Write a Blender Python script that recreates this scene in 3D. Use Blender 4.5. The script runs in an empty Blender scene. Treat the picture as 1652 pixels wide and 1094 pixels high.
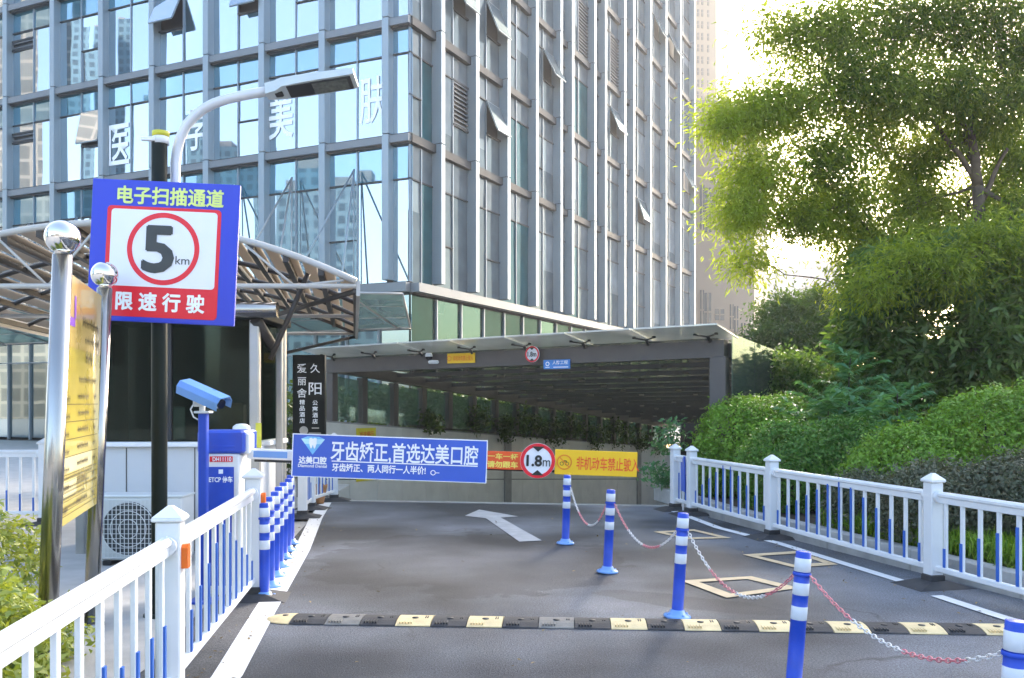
import bpy, math, random
import numpy as np
from mathutils import Vector, Matrix
random.seed(7); RNG = np.random.default_rng(11)
scene = bpy.context.scene
COL = scene.collection
R = math.radians

# ------------------------------------------------------------------ camera, sky, sun, exposure
EYE, FPX, CX, HY = 1.55, 1450.0, 826.0, 650.0      # eye height, focal length, principal column and horizon row (photo pixels)
cd = bpy.data.cameras.new('camera'); cam = bpy.data.objects.new('camera', cd); COL.objects.link(cam)
cam.location = (0, 0, EYE); cam.rotation_euler = (R(90), 0, 0)
cd.sensor_width = 36; cd.lens = 36*FPX/1652; cd.shift_y = (HY-547)/1652
cd.clip_start = .05; cd.clip_end = 3000
scene.camera = cam

SUN_AZ, SUN_EL = 25.0, 24.0                          # degrees clockwise from +Y, degrees up
w = bpy.data.worlds.new('World'); scene.world = w; w.use_nodes = True
nt = w.node_tree; bg = nt.nodes['Background']
sky = nt.nodes.new('ShaderNodeTexSky'); sky.sky_type = 'NISHITA'; sky.sun_disc = False
sky.sun_elevation = R(SUN_EL); sky.sun_rotation = R(SUN_AZ)
sky.air_density = 1.0; sky.dust_density = 3.0; sky.ozone_density = .6
nt.links.new(sky.outputs[0], bg.inputs[0]); bg.inputs[1].default_value = .15
sl = bpy.data.lights.new('sun', 'SUN'); sl.energy = 1.2; sl.angle = R(18); sl.color = (1, .92, .82)
so = bpy.data.objects.new('sun', sl); COL.objects.link(so)
sd = Vector((math.sin(R(SUN_AZ))*math.cos(R(SUN_EL)), math.cos(R(SUN_AZ))*math.cos(R(SUN_EL)), math.sin(R(SUN_EL))))
so.rotation_euler = sd.to_track_quat('Z', 'Y').to_euler(); so.location = (8, 10, 12)
vs = scene.view_settings; vs.view_transform = 'Standard'; vs.look = 'None'; vs.gamma = 1; vs.use_curve_mapping = False
vs.exposure = 2.45

# ------------------------------------------------------------------ helpers
def P(px, py, Z):
    return Vector(((px-CX)/FPX*Z, Z, EYE-(py-HY)/FPX*Z))
def PX(v):
    return (CX+FPX*v[0]/v[1], HY-FPX*(v[2]-EYE)/v[1])

OFF = {}
def reg(o, off): OFF[o.name] = Vector(off)
class MB:
    def __init__(s): s.v=[]; s.f=[]; s.m=[]; s.sm=[]
    def add(s, vs, fs, mi=0, sm=False):
        b=len(s.v); s.v += [tuple(x) for x in vs]
        for f in fs: s.f.append([b+i for i in f]); s.m.append(mi); s.sm.append(sm)
        return s
    def box(s, c, d, mi=0, x=(1,0,0), y=None, z=None):
        x=Vector(x).normalized(); z=Vector(z).normalized() if z is not None else Vector((0,0,1))
        y=Vector(y).normalized() if y is not None else z.cross(x).normalized()
        c=Vector(c); h=[k/2 for k in d]; vs=[]
        for a in (-1,1):
            for b in (-1,1):
                for e in (-1,1): vs.append(c+x*h[0]*a+y*h[1]*b+z*h[2]*e)
        return s.add(vs, [(0,1,3,2),(4,6,7,5),(0,4,5,1),(2,3,7,6),(0,2,6,4),(1,5,7,3)], mi)
    def bbox(s, c, d, bev=.006, mi=0, x=(1,0,0), z=None):   # box with chamfered edges
        x=Vector(x).normalized(); z=Vector(z).normalized() if z is not None else Vector((0,0,1)); y=z.cross(x).normalized()
        c=Vector(c); hx,hy,hz=[k/2 for k in d]; b=min(bev,hx*.9,hy*.9,hz*.9)
        vs=[]; rings=[(-hz,hx-b,hy-b),(-hz+b,hx,hy),(hz-b,hx,hy),(hz,hx-b,hy-b)]
        for (zz,ax,ay) in rings:
            for (sx,sy) in ((-1,-1),(1,-1),(1,1),(-1,1)):
                ux = [(sx*(ax),sy*(ay-b)),(sx*(ax-b),sy*(ay))]
                if sx*sy<0: ux=ux[::-1]
                for (p,q) in ux: vs.append(c+x*p+y*q+z*zz)
        fs=[]
        for r in range(3):
            for i in range(8):
                j=(i+1)%8; fs.append((r*8+i,r*8+j,r*8+8+j,r*8+8+i))
        fs.append(tuple(range(7,-1,-1))); fs.append(tuple(range(24,32)))
        return s.add(vs,fs,mi)
    def tube(s, pts, r, n=10, mi=0, cap=True, sm=True):
        pts=[Vector(p) for p in pts]; k=len(pts)
        rs=r if isinstance(r,(list,tuple)) else [r]*k
        vs=[]; prev=None
        for i,p in enumerate(pts):
            t=(pts[min(i+1,k-1)]-pts[max(i-1,0)]).normalized()
            if prev is None:
                a=Vector((0,0,1)) if abs(t.z)<.9 else Vector((1,0,0))
                u=t.cross(a).normalized()
            else: u=(prev-t*prev.dot(t)).normalized()
            prev=u; vv=t.cross(u)
            for j in range(n):
                a=2*math.pi*j/n; vs.append(p+(u*math.cos(a)+vv*math.sin(a))*rs[i])
        fs=[]
        for i in range(k-1):
            for j in range(n):
                q=(j+1)%n; fs.append((i*n+j,i*n+q,i*n+n+q,i*n+n+j))
        s.add(vs,fs,mi,sm)
        if cap:
            b=len(s.v)-len(vs)
            s.f.append([b+j for j in range(n-1,-1,-1)]); s.m.append(mi); s.sm.append(False)
            s.f.append([b+(k-1)*n+j for j in range(n)]); s.m.append(mi); s.sm.append(False)
        return s
    def lathe(s, prof, c=(0,0,0), n=24, mi=None, sm=True):
        c=Vector(c); vs=[]; fs=[]; ms=[]
        for (r,z) in prof:
            for j in range(n):
                a=2*math.pi*j/n; vs.append(c+Vector((max(r,1e-4)*math.cos(a),max(r,1e-4)*math.sin(a),z)))
        b=len(s.v); s.v += [tuple(v) for v in vs]
        for i in range(len(prof)-1):
            for j in range(n):
                q=(j+1)%n; s.f.append([b+i*n+j,b+i*n+q,b+i*n+n+q,b+i*n+n+j])
                s.m.append(mi[i] if isinstance(mi,(list,tuple)) else (mi or 0)); s.sm.append(sm)
        return s
    def ball(s, c, r, n=20, mi=0):
        prof=[(r*math.sin(math.pi*i/(n//2)), -r*math.cos(math.pi*i/(n//2))) for i in range(n//2+1)]
        return s.lathe(prof, c, n, mi)
    def prism(s, poly, z0, z1, mi=0):
        n=len(poly); vs=[(p[0],p[1],z0) for p in poly]+[(p[0],p[1],z1) for p in poly]
        fs=[tuple(range(n-1,-1,-1)), tuple(range(n,2*n))]+[(i,(i+1)%n,n+(i+1)%n,n+i) for i in range(n)]
        return s.add(vs,fs,mi)
    def slab(s, pts, nrm, t, mi=0):   # planar polygon extruded by t along nrm
        nrm=Vector(nrm).normalized(); pts=[Vector(p) for p in pts]; n=len(pts)
        vs=pts+[p+nrm*t for p in pts]
        fs=[tuple(range(n-1,-1,-1)), tuple(range(n,2*n))]+[(i,(i+1)%n,n+(i+1)%n,n+i) for i in range(n)]
        return s.add(vs,fs,mi)
    def build(s, name, mats, parent=None, uv=False):
        if not isinstance(mats,(list,tuple)): mats=[mats]
        off=OFF.get(parent.name,Vector()) if parent else Vector()
        me=bpy.data.meshes.new(name)
        me.from_pydata([(x-off.x,y-off.y,z-off.z) for (x,y,z) in s.v],[],s.f)
        for m in mats: me.materials.append(m)
        me.polygons.foreach_set('material_index', s.m); me.polygons.foreach_set('use_smooth', s.sm)
        me.update()
        import bmesh
        bm=bmesh.new(); bm.from_mesh(me); bmesh.ops.recalc_face_normals(bm, faces=bm.faces[:]); bm.to_mesh(me); bm.free()
        o=bpy.data.objects.new(name, me); COL.objects.link(o)
        if parent: o.parent=parent
        OFF[o.name]=off
        return o
def tag(o, label=None, cat=None, group=None, kind=None):
    if label: o['label']=label
    if cat: o['category']=cat
    if group: o['group']=group
    if kind: o['kind']=kind
    return o
def thing(name, label, cat, loc=(0,0,0), group=None):
    o=bpy.data.objects.new(name,None); COL.objects.link(o); o.location=loc; o.empty_display_size=.2
    OFF[o.name]=Vector(loc); return tag(o,label,cat,group)
def struct(o): o['kind']='structure'; return o
KIDS={}
def copy_tree(o, parent=None):
    c=o.copy(); COL.objects.link(c)
    if parent: c.parent=parent
    for ch in list(o.children): copy_tree(ch,c)
    return c

# ------------------------------------------------------------------ materials
def newmat(name):
    m=bpy.data.materials.new(name); m.use_nodes=True; n=m.node_tree; b=n.nodes['Principled BSDF']; return m,n,b
def pm(name, c, rough=.5, metal=0., var=.12, scale=8., bump=0., bscale=60., spec=.5, coat=0., dirt=None, dirt_scale=3.):
    m,n,b=newmat(name); L=n.links.new
    tc=n.nodes.new('ShaderNodeTexCoord'); no=n.nodes.new('ShaderNodeTexNoise'); no.inputs['Scale'].default_value=scale; no.inputs['Detail'].default_value=5
    L(tc.outputs['Object'],no.inputs['Vector'])
    cr=n.nodes.new('ShaderNodeValToRGB'); e=cr.color_ramp.elements
    e[0].position=.3; e[1].position=.7
    e[0].color=(*[max(0,k*(1-var)) for k in c],1); e[1].color=(*[min(1,k*(1+var)) for k in c],1)
    L(no.outputs['Fac'],cr.inputs['Fac']); out=cr.outputs['Color']
    if dirt:
        n2=n.nodes.new('ShaderNodeTexNoise'); n2.inputs['Scale'].default_value=dirt_scale; n2.inputs['Detail'].default_value=8; n2.inputs['Roughness'].default_value=.7
        L(tc.outputs['Object'],n2.inputs['Vector'])
        r2=n.nodes.new('ShaderNodeValToRGB'); r2.color_ramp.elements[0].position=.5; r2.color_ramp.elements[1].position=.75
        r2.color_ramp.elements[1].color=(dirt[3],)*3+(1,); r2.color_ramp.elements[0].color=(0,0,0,1)
        mx=n.nodes.new('ShaderNodeMixRGB'); L(r2.outputs['Color'],mx.inputs['Fac']); L(out,mx.inputs[1]); mx.inputs[2].default_value=(*dirt[:3],1); out=mx.outputs[0]
    L(out,b.inputs['Base Color'])
    b.inputs['Roughness'].default_value=rough; b.inputs['Metallic'].default_value=metal
    b.inputs['Specular IOR Level'].default_value=spec; b.inputs['Coat Weight'].default_value=coat
    mr=n.nodes.new('ShaderNodeMapRange'); mr.inputs[3].default_value=max(.02,rough-.08); mr.inputs[4].default_value=min(1,rough+.1)
    L(no.outputs['Fac'],mr.inputs[0]); L(mr.outputs[0],b.inputs['Roughness'])
    if bump:
        nb=n.nodes.new('ShaderNodeTexNoise'); nb.inputs['Scale'].default_value=bscale; nb.inputs['Detail'].default_value=4
        L(tc.outputs['Object'],nb.inputs['Vector']); bp=n.nodes.new('ShaderNodeBump'); bp.inputs['Strength'].default_value=bump; bp.inputs['Distance'].default_value=.01
        L(nb.outputs['Fac'],bp.inputs['Height']); L(bp.outputs[0],b.inputs['Normal'])
    return m
def glassmat(name, tint, gloss, base, rough=.03, wav=.0, wscale=.6, alpha=0., fr=.45):
    """window glass: mirror layer (facing + grazing) over a dim interior; alpha>0 lets light through"""
    m,n,b=newmat(name); L=n.links.new
    n.nodes.remove(b); out=n.nodes['Material Output']
    g=n.nodes.new('ShaderNodeBsdfGlossy'); g.inputs['Color'].default_value=(*tint,1); g.inputs['Roughness'].default_value=rough
    d=n.nodes.new('ShaderNodeBsdfDiffuse'); d.inputs['Color'].default_value=(*base,1)
    tc=n.nodes.new('ShaderNodeTexCoord')
    no=n.nodes.new('ShaderNodeTexNoise'); no.inputs['Scale'].default_value=1.3; L(tc.outputs['Object'],no.inputs['Vector'])
    cr=n.nodes.new('ShaderNodeValToRGB'); cr.color_ramp.elements[0].color=(*[k*.6 for k in base],1); cr.color_ramp.elements[1].color=(*[min(1,k*1.5) for k in base],1)
    L(no.outputs['Fac'],cr.inputs['Fac']); L(cr.outputs[0],d.inputs['Color'])
    low=d
    if alpha>0:
        t=n.nodes.new('ShaderNodeBsdfTransparent'); t.inputs['Color'].default_value=(*[min(1,k) for k in tint],1)
        mx0=n.nodes.new('ShaderNodeMixShader'); mx0.inputs[0].default_value=alpha; L(d.outputs[0],mx0.inputs[1]); L(t.outputs[0],mx0.inputs[2]); low=mx0
    lw=n.nodes.new('ShaderNodeLayerWeight'); lw.inputs['Blend'].default_value=.25
    mr=n.nodes.new('ShaderNodeMapRange'); mr.inputs[3].default_value=gloss; mr.inputs[4].default_value=min(1,gloss+fr); L(lw.outputs['Fresnel'],mr.inputs[0])
    mx=n.nodes.new('ShaderNodeMixShader'); L(mr.outputs[0],mx.inputs[0]); L(low.outputs[0],mx.inputs[1]); L(g.outputs[0],mx.inputs[2]); L(mx.outputs[0],out.inputs[0])
    if wav:
        nb=n.nodes.new('ShaderNodeTexNoise'); nb.inputs['Scale'].default_value=wscale; nb.inputs['Detail'].default_value=1; L(tc.outputs['Object'],nb.inputs['Vector'])
        bp=n.nodes.new('ShaderNodeBump'); bp.inputs['Strength'].default_value=wav; bp.inputs['Distance'].default_value=.05; L(nb.outputs['Fac'],bp.inputs['Height']); L(bp.outputs[0],g.inputs['Normal'])
    return m
def leafmat(name, c1, c2, trans=.35, rough=.5, spec=.3, tm=(1.6,1.5,.5)):
    m,n,b=newmat(name); L=n.links.new; out=n.nodes['Material Output']
    a=n.nodes.new('ShaderNodeAttribute'); a.attribute_name='tint'
    cr=n.nodes.new('ShaderNodeValToRGB'); cr.color_ramp.elements[0].color=(*c1,1); cr.color_ramp.elements[1].color=(*c2,1)
    L(a.outputs['Fac'],cr.inputs['Fac']); L(cr.outputs[0],b.inputs['Base Color'])
    b.inputs['Roughness'].default_value=rough; b.inputs['Specular IOR Level'].default_value=spec
    t=n.nodes.new('ShaderNodeBsdfTranslucent'); mc=n.nodes.new('ShaderNodeMixRGB'); mc.blend_type='MULTIPLY'; mc.inputs[0].default_value=1
    mc.inputs[2].default_value=(*tm,1); L(cr.outputs[0],mc.inputs[1]); L(mc.outputs[0],t.inputs[0])
    mx=n.nodes.new('ShaderNodeMixShader'); mx.inputs[0].default_value=trans; L(b.outputs[0],mx.inputs[1]); L(t.outputs[0],mx.inputs[2]); L(mx.outputs[0],out.inputs[0])
    return m
def asphalt(name, base, patches=True):
    m,n,b=newmat(name); L=n.links.new; N=n.nodes.new
    geo=N('ShaderNodeNewGeometry'); pos=geo.outputs['Position']
    def noise(sc,det=4,ro=.5):
        x=N('ShaderNodeTexNoise'); x.inputs['Scale'].default_value=sc; x.inputs['Detail'].default_value=det; x.inputs['Roughness'].default_value=ro; L(pos,x.inputs['Vector']); return x.outputs['Fac']
    def ramp(f,p0,p1,c0,c1):
        r=N('ShaderNodeValToRGB'); r.color_ramp.elements[0].position=p0; r.color_ramp.elements[1].position=p1
        r.color_ramp.elements[0].color=(*c0,1) if len(c0)==3 else c0; r.color_ramp.elements[1].color=(*c1,1); L(f,r.inputs['Fac']); return r.outputs[0]
    g=lambda k:(base[0]*k,base[1]*k,base[2]*k)
    big=ramp(noise(.42,3,.45),.4,.62,g(.6),g(2.9))
    fine=ramp(noise(110,2,.6),.38,.64,(.5,.5,.5),(1.6,1.6,1.6))
    mx=N('ShaderNodeMixRGB'); mx.blend_type='MULTIPLY'; mx.inputs[0].default_value=.9; L(big,mx.inputs[1]); L(fine,mx.inputs[2]); col=mx.outputs[0]
    mid=ramp(noise(3.2,6,.65),.35,.72,(.8,.8,.8),(1.15,1.15,1.15))
    m2=N('ShaderNodeMixRGB'); m2.blend_type='MULTIPLY'; m2.inputs[0].default_value=.8; L(col,m2.inputs[1]); L(mid,m2.inputs[2]); col=m2.outputs[0]
    # white grains
    sp=ramp(noise(330,1),.74,.8,(0,0,0),(.6,.6,.6)); m3=N('ShaderNodeMixRGB'); L(sp,m3.inputs[0]); L(col,m3.inputs[1]); m3.inputs[2].default_value=(.3,.3,.3,1); col=m3.outputs[0]
    if patches:
        gr=ramp(noise(62,3,.75),.32,.7,(.55,.55,.55),(1.5,1.5,1.5)); m4=N('ShaderNodeMixRGB'); m4.blend_type='MULTIPLY'; m4.inputs[0].default_value=1; L(col,m4.inputs[1]); L(gr,m4.inputs[2]); col=m4.outputs[0]
        wp=N('ShaderNodeTexNoise'); wp.inputs['Scale'].default_value=1.5; wp.inputs['Detail'].default_value=6; L(pos,wp.inputs['Vector'])
        sm=N('ShaderNodeVectorMath'); sm.operation='MULTIPLY_ADD'; L(wp.outputs['Color'],sm.inputs[0]); sm.inputs[1].default_value=(1.1,1.1,0); L(pos,sm.inputs[2])
        vo=N('ShaderNodeTexVoronoi'); vo.feature='DISTANCE_TO_EDGE'; vo.inputs['Scale'].default_value=.42; L(sm.outputs[0],vo.inputs['Vector'])
        cf=ramp(vo.outputs['Distance'],.0,.007,(.75,.75,.75),(0,0,0)); mk=ramp(noise(.6,2),.52,.6,(0,0,0),(1,1,1)); mm=N('ShaderNodeMixRGB'); mm.blend_type='MULTIPLY'; mm.inputs[0].default_value=1; L(cf,mm.inputs[1]); L(mk,mm.inputs[2])
        m5=N('ShaderNodeMixRGB'); L(mm.outputs[0],m5.inputs[0]); L(col,m5.inputs[1]); m5.inputs[2].default_value=(.02,.02,.022,1); col=m5.outputs[0]
    if patches:   # darker repair patch with a ragged edge, centred on the lane
        def blob(cx,cy,rx,ry,rot,amt,col):
            mp=N('ShaderNodeMapping'); mp.vector_type='TEXTURE'; mp.inputs['Location'].default_value=(cx,cy,0); mp.inputs['Rotation'].default_value=(0,0,rot); mp.inputs['Scale'].default_value=(rx,ry,100); L(pos,mp.inputs['Vector'])
            ln=N('ShaderNodeVectorMath'); ln.operation='LENGTH'; L(mp.outputs[0],ln.inputs[0])
            ad=N('ShaderNodeMath'); ad.operation='MULTIPLY_ADD'; L(noise(1.6,6,.6),ad.inputs[0]); ad.inputs[1].default_value=1.3; L(ln.outputs['Value'],ad.inputs[2])
            f=ramp(ad.outputs[0],1.55/2,1.62/2,(amt,amt,amt),(0,0,0)) if False else None
            ss=N('ShaderNodeMapRange'); ss.inputs[1].default_value=1.64; ss.inputs[2].default_value=1.59; ss.inputs[3].default_value=0; ss.inputs[4].default_value=amt; L(ad.outputs[0],ss.inputs[0])
            mq=N('ShaderNodeMixRGB'); mq.blend_type='MULTIPLY'; L(ss.outputs[0],mq.inputs[0]); L(col,mq.inputs[1]); mq.inputs[2].default_value=(.45,.45,.47,1); return mq.outputs[0]
        col=blob(-.45,8.9,1.5,1.7,.15,.8,col); col=blob(1.35,7.0,.9,.22,-.5,.7,col)
    L(col,b.inputs['Base Color'])
    rr=N('ShaderNodeMapRange'); L(noise(.42,3,.45),rr.inputs[0]); rr.inputs[1].default_value=.3; rr.inputs[2].default_value=.7; rr.inputs[3].default_value=.78; rr.inputs[4].default_value=.5; L(rr.outputs[0],b.inputs['Roughness'])
    b.inputs['Specular IOR Level'].default_value=.5
    bp=N('ShaderNodeBump'); bp.inputs['Strength'].default_value=.9; bp.inputs['Distance'].default_value=.01; L(noise(90,3,.7),bp.inputs['Height']); L(bp.outputs[0],b.inputs['Normal'])
    return m
def gridmat(name, wall, win, bw, bh, mort, rough=.6):   # facade with a window grid on the wall's own UVs (metres)
    m,n,b=newmat(name); L=n.links.new
    uv=n.nodes.new('ShaderNodeUVMap'); br=n.nodes.new('ShaderNodeTexBrick'); br.offset=0
    br.inputs['Scale'].default_value=1; br.inputs['Brick Width'].default_value=bw; br.inputs['Row Height'].default_value=bh; br.inputs['Mortar Size'].default_value=mort
    br.inputs['Mortar Smooth'].default_value=0
    br.inputs['Color1'].default_value=(*win,1); br.inputs['Color2'].default_value=(*[k*.6 for k in win],1); br.inputs['Mortar'].default_value=(*wall,1)
    L(uv.outputs[0],br.inputs['Vector']); L(br.outputs['Color'],b.inputs['Base Color']); b.inputs['Roughness'].default_value=rough; b.inputs['Specular IOR Level'].default_value=.1
    return m

M={}
M['white_paint']=pm('white_paint',(.76,.77,.78),.38,0,.04,5,dirt=(.33,.30,.25,.75),dirt_scale=9,coat=.15)
M['white_plain']=pm('white_plain',(.8,.8,.8),.4,0,.03,5)
M['blue_paint']=pm('blue_paint',(.02,.075,.5),.35,0,.08,6,coat=.2)
M['blue_plastic']=pm('blue_plastic',(.016,.07,.52),.42,0,.12,9,dirt=(.13,.17,.36,.7),dirt_scale=11)
M['blue_strip']=pm('blue_strip',(.03,.13,.5),.4,0,.1,6)
M['reflective_white']=pm('reflective_white',(.72,.75,.8),.35,0,.05,20,dirt=(.4,.42,.45,.4),dirt_scale=14)
M['black_rubber']=pm('black_rubber',(.04,.04,.042),.7,0,.3,12,bump=.3,bscale=90,dirt=(.12,.11,.1,.6),dirt_scale=8)
M['yellow_rubber']=pm('yellow_rubber',(.74,.58,.31),.65,0,.12,10,bump=.3,bscale=90,dirt=(.3,.22,.1,.55),dirt_scale=9)
M['faded_rubber']=pm('faded_rubber',(.2,.19,.17),.7,0,.2,12,bump=.3,bscale=90,dirt=(.34,.27,.14,.5),dirt_scale=10)
M['orange']=pm('orange_reflector',(.85,.16,.01),.3,0,.05)
M['steel']=pm('stainless_steel',(.40,.39,.37),.2,1.,.05,3,dirt=(.35,.33,.3,.35),dirt_scale=5)
M['chrome']=pm('polished_steel',(.8,.78,.75),.08,1.,.03,3)
M['grey_steel']=pm('grey_steel',(.42,.41,.39),.38,.7,.08,4,dirt=(.2,.18,.16,.4))
M['black_metal']=pm('black_metal',(.010,.016,.014),.45,.0,.15,5,spec=.15)
M['dark_metal']=pm('dark_metal',(.03,.03,.032),.5,.2,.2,6)
M['brown_steel']=pm('brown_steel',(.11,.097,.09),.5,.1,.1,4,dirt=(.13,.11,.10,.4))
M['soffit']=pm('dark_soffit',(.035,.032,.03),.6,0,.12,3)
M['tile']=pm('beige_tile',(.74,.72,.66),.4,0,.08,2.5,dirt=(.26,.24,.2,.55),dirt_scale=1.7)
M['joint']=pm('joint',(.1,.095,.085),.9)
M['concrete']=pm('concrete',(.33,.32,.3),.85,0,.15,5,bump=.3,bscale=40,dirt=(.15,.15,.13,.6),dirt_scale=3)
M['paving']=pm('paving',(.4,.39,.37),.85,0,.12,4,bump=.2,bscale=50,dirt=(.22,.21,.19,.6),dirt_scale=2)
M['kerb']=pm('kerb_concrete',(.40,.40,.39),.85,0,.2,4,bump=.35,bscale=50,dirt=(.09,.09,.085,.8),dirt_scale=2.2)
M['soil']=pm('soil',(.06,.045,.03),.95,0,.4,9,bump=.8,bscale=20)
M['asphalt']=asphalt('asphalt',(.052,.058,.068))
M['asphalt_rough']=asphalt('rough_asphalt',(.05,.05,.052),False)
M['line_white']=pm('line_white',(.74,.74,.73),.7,0,.05,6,bump=.2,bscale=120,dirt=(.3,.3,.3,.6),dirt_scale=5)
M['line_worn']=pm('line_worn',(.42,.42,.42),.75,0,.15,6,bump=.2,bscale=120,dirt=(.14,.14,.145,.7),dirt_scale=4)
M['line_yellow']=pm('line_yellow',(.62,.47,.28),.75,0,.1,6,bump=.2,bscale=120,dirt=(.2,.17,.13,.7),dirt_scale=5)
M['fin']=pm('aluminium_fin',(.28,.33,.365),.4,.35,.04,.7)
M['band']=pm('spandrel_band',(.18,.195,.21),.45,.3,.05,.7)
M['groove']=pm('dark_groove',(.03,.032,.035),.6)
M['mullion']=pm('thin_mullion',(.25,.29,.33),.4,.4,.04,1)
M['glassL']=glassmat('mirror_glass',(.88,.94,1.0),.5,(.03,.09,.12),.015,.04,.5,fr=.15)
M['glassLtop']=glassmat('spandrel_glass',(.60,.78,.9),.42,(.03,.13,.18),.02,.03,.5,fr=.15)
M['glassR']=glassmat('grey_glass',(.55,.68,.72),.045,(.10,.122,.135),.08,.05,.5,fr=.03)
M['glassR2']=glassmat('teal_glass',(.45,.62,.66),.05,(.025,.085,.10),.06,.05,.5,fr=.03)
M['glassRtop']=glassmat('grey_spandrel_glass',(.55,.62,.64),.04,(.125,.145,.158),.08,.03,.5,fr=.03)
M['glassR3']=glassmat('blind_glass',(.55,.68,.72),.04,(.17,.195,.21),.1,.05,.5,fr=.03)
M['podium']=glassmat('green_glass',(.25,.42,.37),.05,(.008,.03,.025),.03,.06,.4,fr=.12)
M['booth_glass']=glassmat('booth_glass',(.5,.62,.58),.035,(.002,.006,.005),.03,0,1,alpha=.72,fr=.2)
M['clear_glass']=glassmat('clear_green_glass',(.7,.84,.76),.08,(.25,.36,.3),.04,0,1,alpha=.72)
M['frost_glass']=glassmat('frosted_green_glass',(.7,.84,.78),.08,(.36,.5,.45),.08,0,1,alpha=.25)
M['roof_glass']=glassmat('roof_glass',(.9,.92,.9),.12,(.75,.77,.74),.1,0,1,alpha=.5)
M['deck_glass']=glassmat('roof_deck_glass',(.8,.84,.8),.03,(.05,.05,.05),.1,0,1,alpha=.45,fr=.05)  # deck made part clear to let sky light onto the ramp wall
M['side_glass']=glassmat('canopy_side_glass',(.72,.88,.8),.08,(.055,.085,.07),.06,.05,.6,alpha=.4,fr=.15)
M['shop_glass']=glassmat('shop_glass',(.6,.72,.74),.42,(.02,.03,.03),.02,.05,.5)
M['louver']=pm('louver_black',(.02,.02,.022),.5)
M['louver_slat']=pm('louver_slat',(.12,.13,.14),.5,.3)
M['letter_white']=pm('letter_white',(.93,.94,.95),.4,0,.02)
M['sign_blue']=pm('sign_blue',(.022,.05,.56),.35,0,.05,2)
M['banner_blue']=pm('banner_blue',(.045,.12,.58),.4,0,.07,2)
M['sign_red']=pm('sign_red',(.8,.012,.03),.35,0,.05,2)
M['sign_white']=pm('sign_white',(.82,.83,.88),.35,0,.02,2)
M['sign_lime']=pm('sign_lime',(.72,.82,.25),.4,0,.03)
M['sign_black']=pm('sign_black',(.015,.018,.017),.4)
M['sign_grey']=pm('letter_charcoal',(.04,.045,.045),.4)
M['sign_yellow']=pm('sign_yellow',(.92,.55,.01),.4,0,.05,2)
M['sign_lemon']=pm('sign_lemon',(.8,.66,.04),.4,0,.06,2)
M['sign_orange']=pm('sign_orange',(.85,.1,.015),.4,0,.08,2)
M['letter_yellow']=pm('letter_yellow',(.95,.7,.12),.4)
M['letter_orange']=pm('letter_orange',(.8,.22,.01),.4)
M['sky_blue']=pm('logo_light_blue',(.2,.55,.88),.4); M['pale_blue']=pm('logo_pale_blue',(.5,.8,.95),.4)
M['canopy_blue']=pm('sign_mid_blue',(.05,.22,.62),.4)
M['board_yellow']=pm('board_yellow',(.58,.46,.07),.28,0,.12,3,coat=.4); M['board_orange']=pm('board_orange',(.62,.45,.13),.28,0,.15,3,coat=.4)
M['board_purple']=pm('board_purple',(.25,.08,.55),.4); M['board_pale']=pm('board_pale',(.68,.6,.3),.35,0,.1,3)
M['ink']=pm('ink',(.06,.045,.01),.5)
M['black_panel']=pm('black_panel',(.006,.009,.008),.5,0,.1,3,spec=.2)
M['booth_wall']=pm('booth_wall',(.60,.61,.62),.5,0,.05,1.2,dirt=(.42,.43,.43,.5),dirt_scale=1.2)
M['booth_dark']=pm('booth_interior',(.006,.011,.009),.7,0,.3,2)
M['ac_white']=pm('ac_white',(.68,.7,.68),.45,0,.04,4,dirt=(.45,.44,.4,.4)); M['ac_dark']=pm('ac_dark',(.05,.06,.065),.6)
M['poly']=leafmat('tan_sheet',(.5,.45,.39),(.5,.45,.39),.5,.4,.3,(.8,.76,.7)); M['rib_white']=pm('rib_white',(.5,.475,.43),.4,0,.06,4,dirt=(.3,.27,.23,.4))
M['rib_dark']=pm('rib_dark',(.045,.038,.032),.5,0,.2,4)
M['camera_blue']=pm('camera_blue',(.17,.36,.75),.3,0,.06,4,coat=.4); M['camera_white']=pm('camera_white',(.72,.74,.76),.35)
M['lens']=pm('lens_black',(.01,.01,.012),.1)
M['lamp_grey']=pm('lamp_grey',(.55,.6,.6),.45,.1,.06,6,dirt=(.3,.33,.33,.5),dirt_scale=10); M['lamp_pole']=pm('lamp_pole',(.66,.67,.69),.35,.1,.04,3)
M['led']=pm('led_panel',(.14,.15,.13),.2,0,.3,30)
M['terracotta']=pm('terracotta',(.42,.2,.08),.7,0,.12,6)
M['stone_beige']=pm('stone_beige',(.24,.19,.145),.7,0,.05,.3,dirt=(.18,.15,.12,.4),dirt_scale=.2)
M['stone_warm']=pm('stone_warm',(.30,.22,.14),.7,0,.05,.3)
M['far_grey']=pm('far_concrete',(.16,.16,.17),.8,0,.03,.1)
M['win_dark']=pm('dark_window',(.05,.05,.055),.2,0,.2,1)
M['bark']=pm('bark',(.13,.095,.065),.9,0,.3,6,bump=.8,bscale=30); M['bark_dark']=pm('bark_dark',(.06,.05,.04),.9,0,.3,6,bump=.8,bscale=30)
M['chain_red']=pm('chain_red',(.74,.25,.28),.45,0,.1,30); M['chain_white']=pm('chain_white',(.75,.73,.72),.45,0,.08,30)
M['tower_grey']=gridmat('tower_grid_blue',(.08,.15,.21),(.035,.075,.12),1.5,1.55,.3)
M['tower_pale']=gridmat('tower_grid_pale',(.24,.23,.215),(.15,.155,.155),2.4,1.6,.16)
M['yellow_band']=pm('yellow_tape',(.65,.6,.05),.5)
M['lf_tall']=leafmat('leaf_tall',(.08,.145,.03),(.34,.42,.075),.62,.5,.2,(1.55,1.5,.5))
M['lf_dark']=leafmat('leaf_dark',(.06,.125,.035),(.19,.31,.085),.45,.36,.45)
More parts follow.
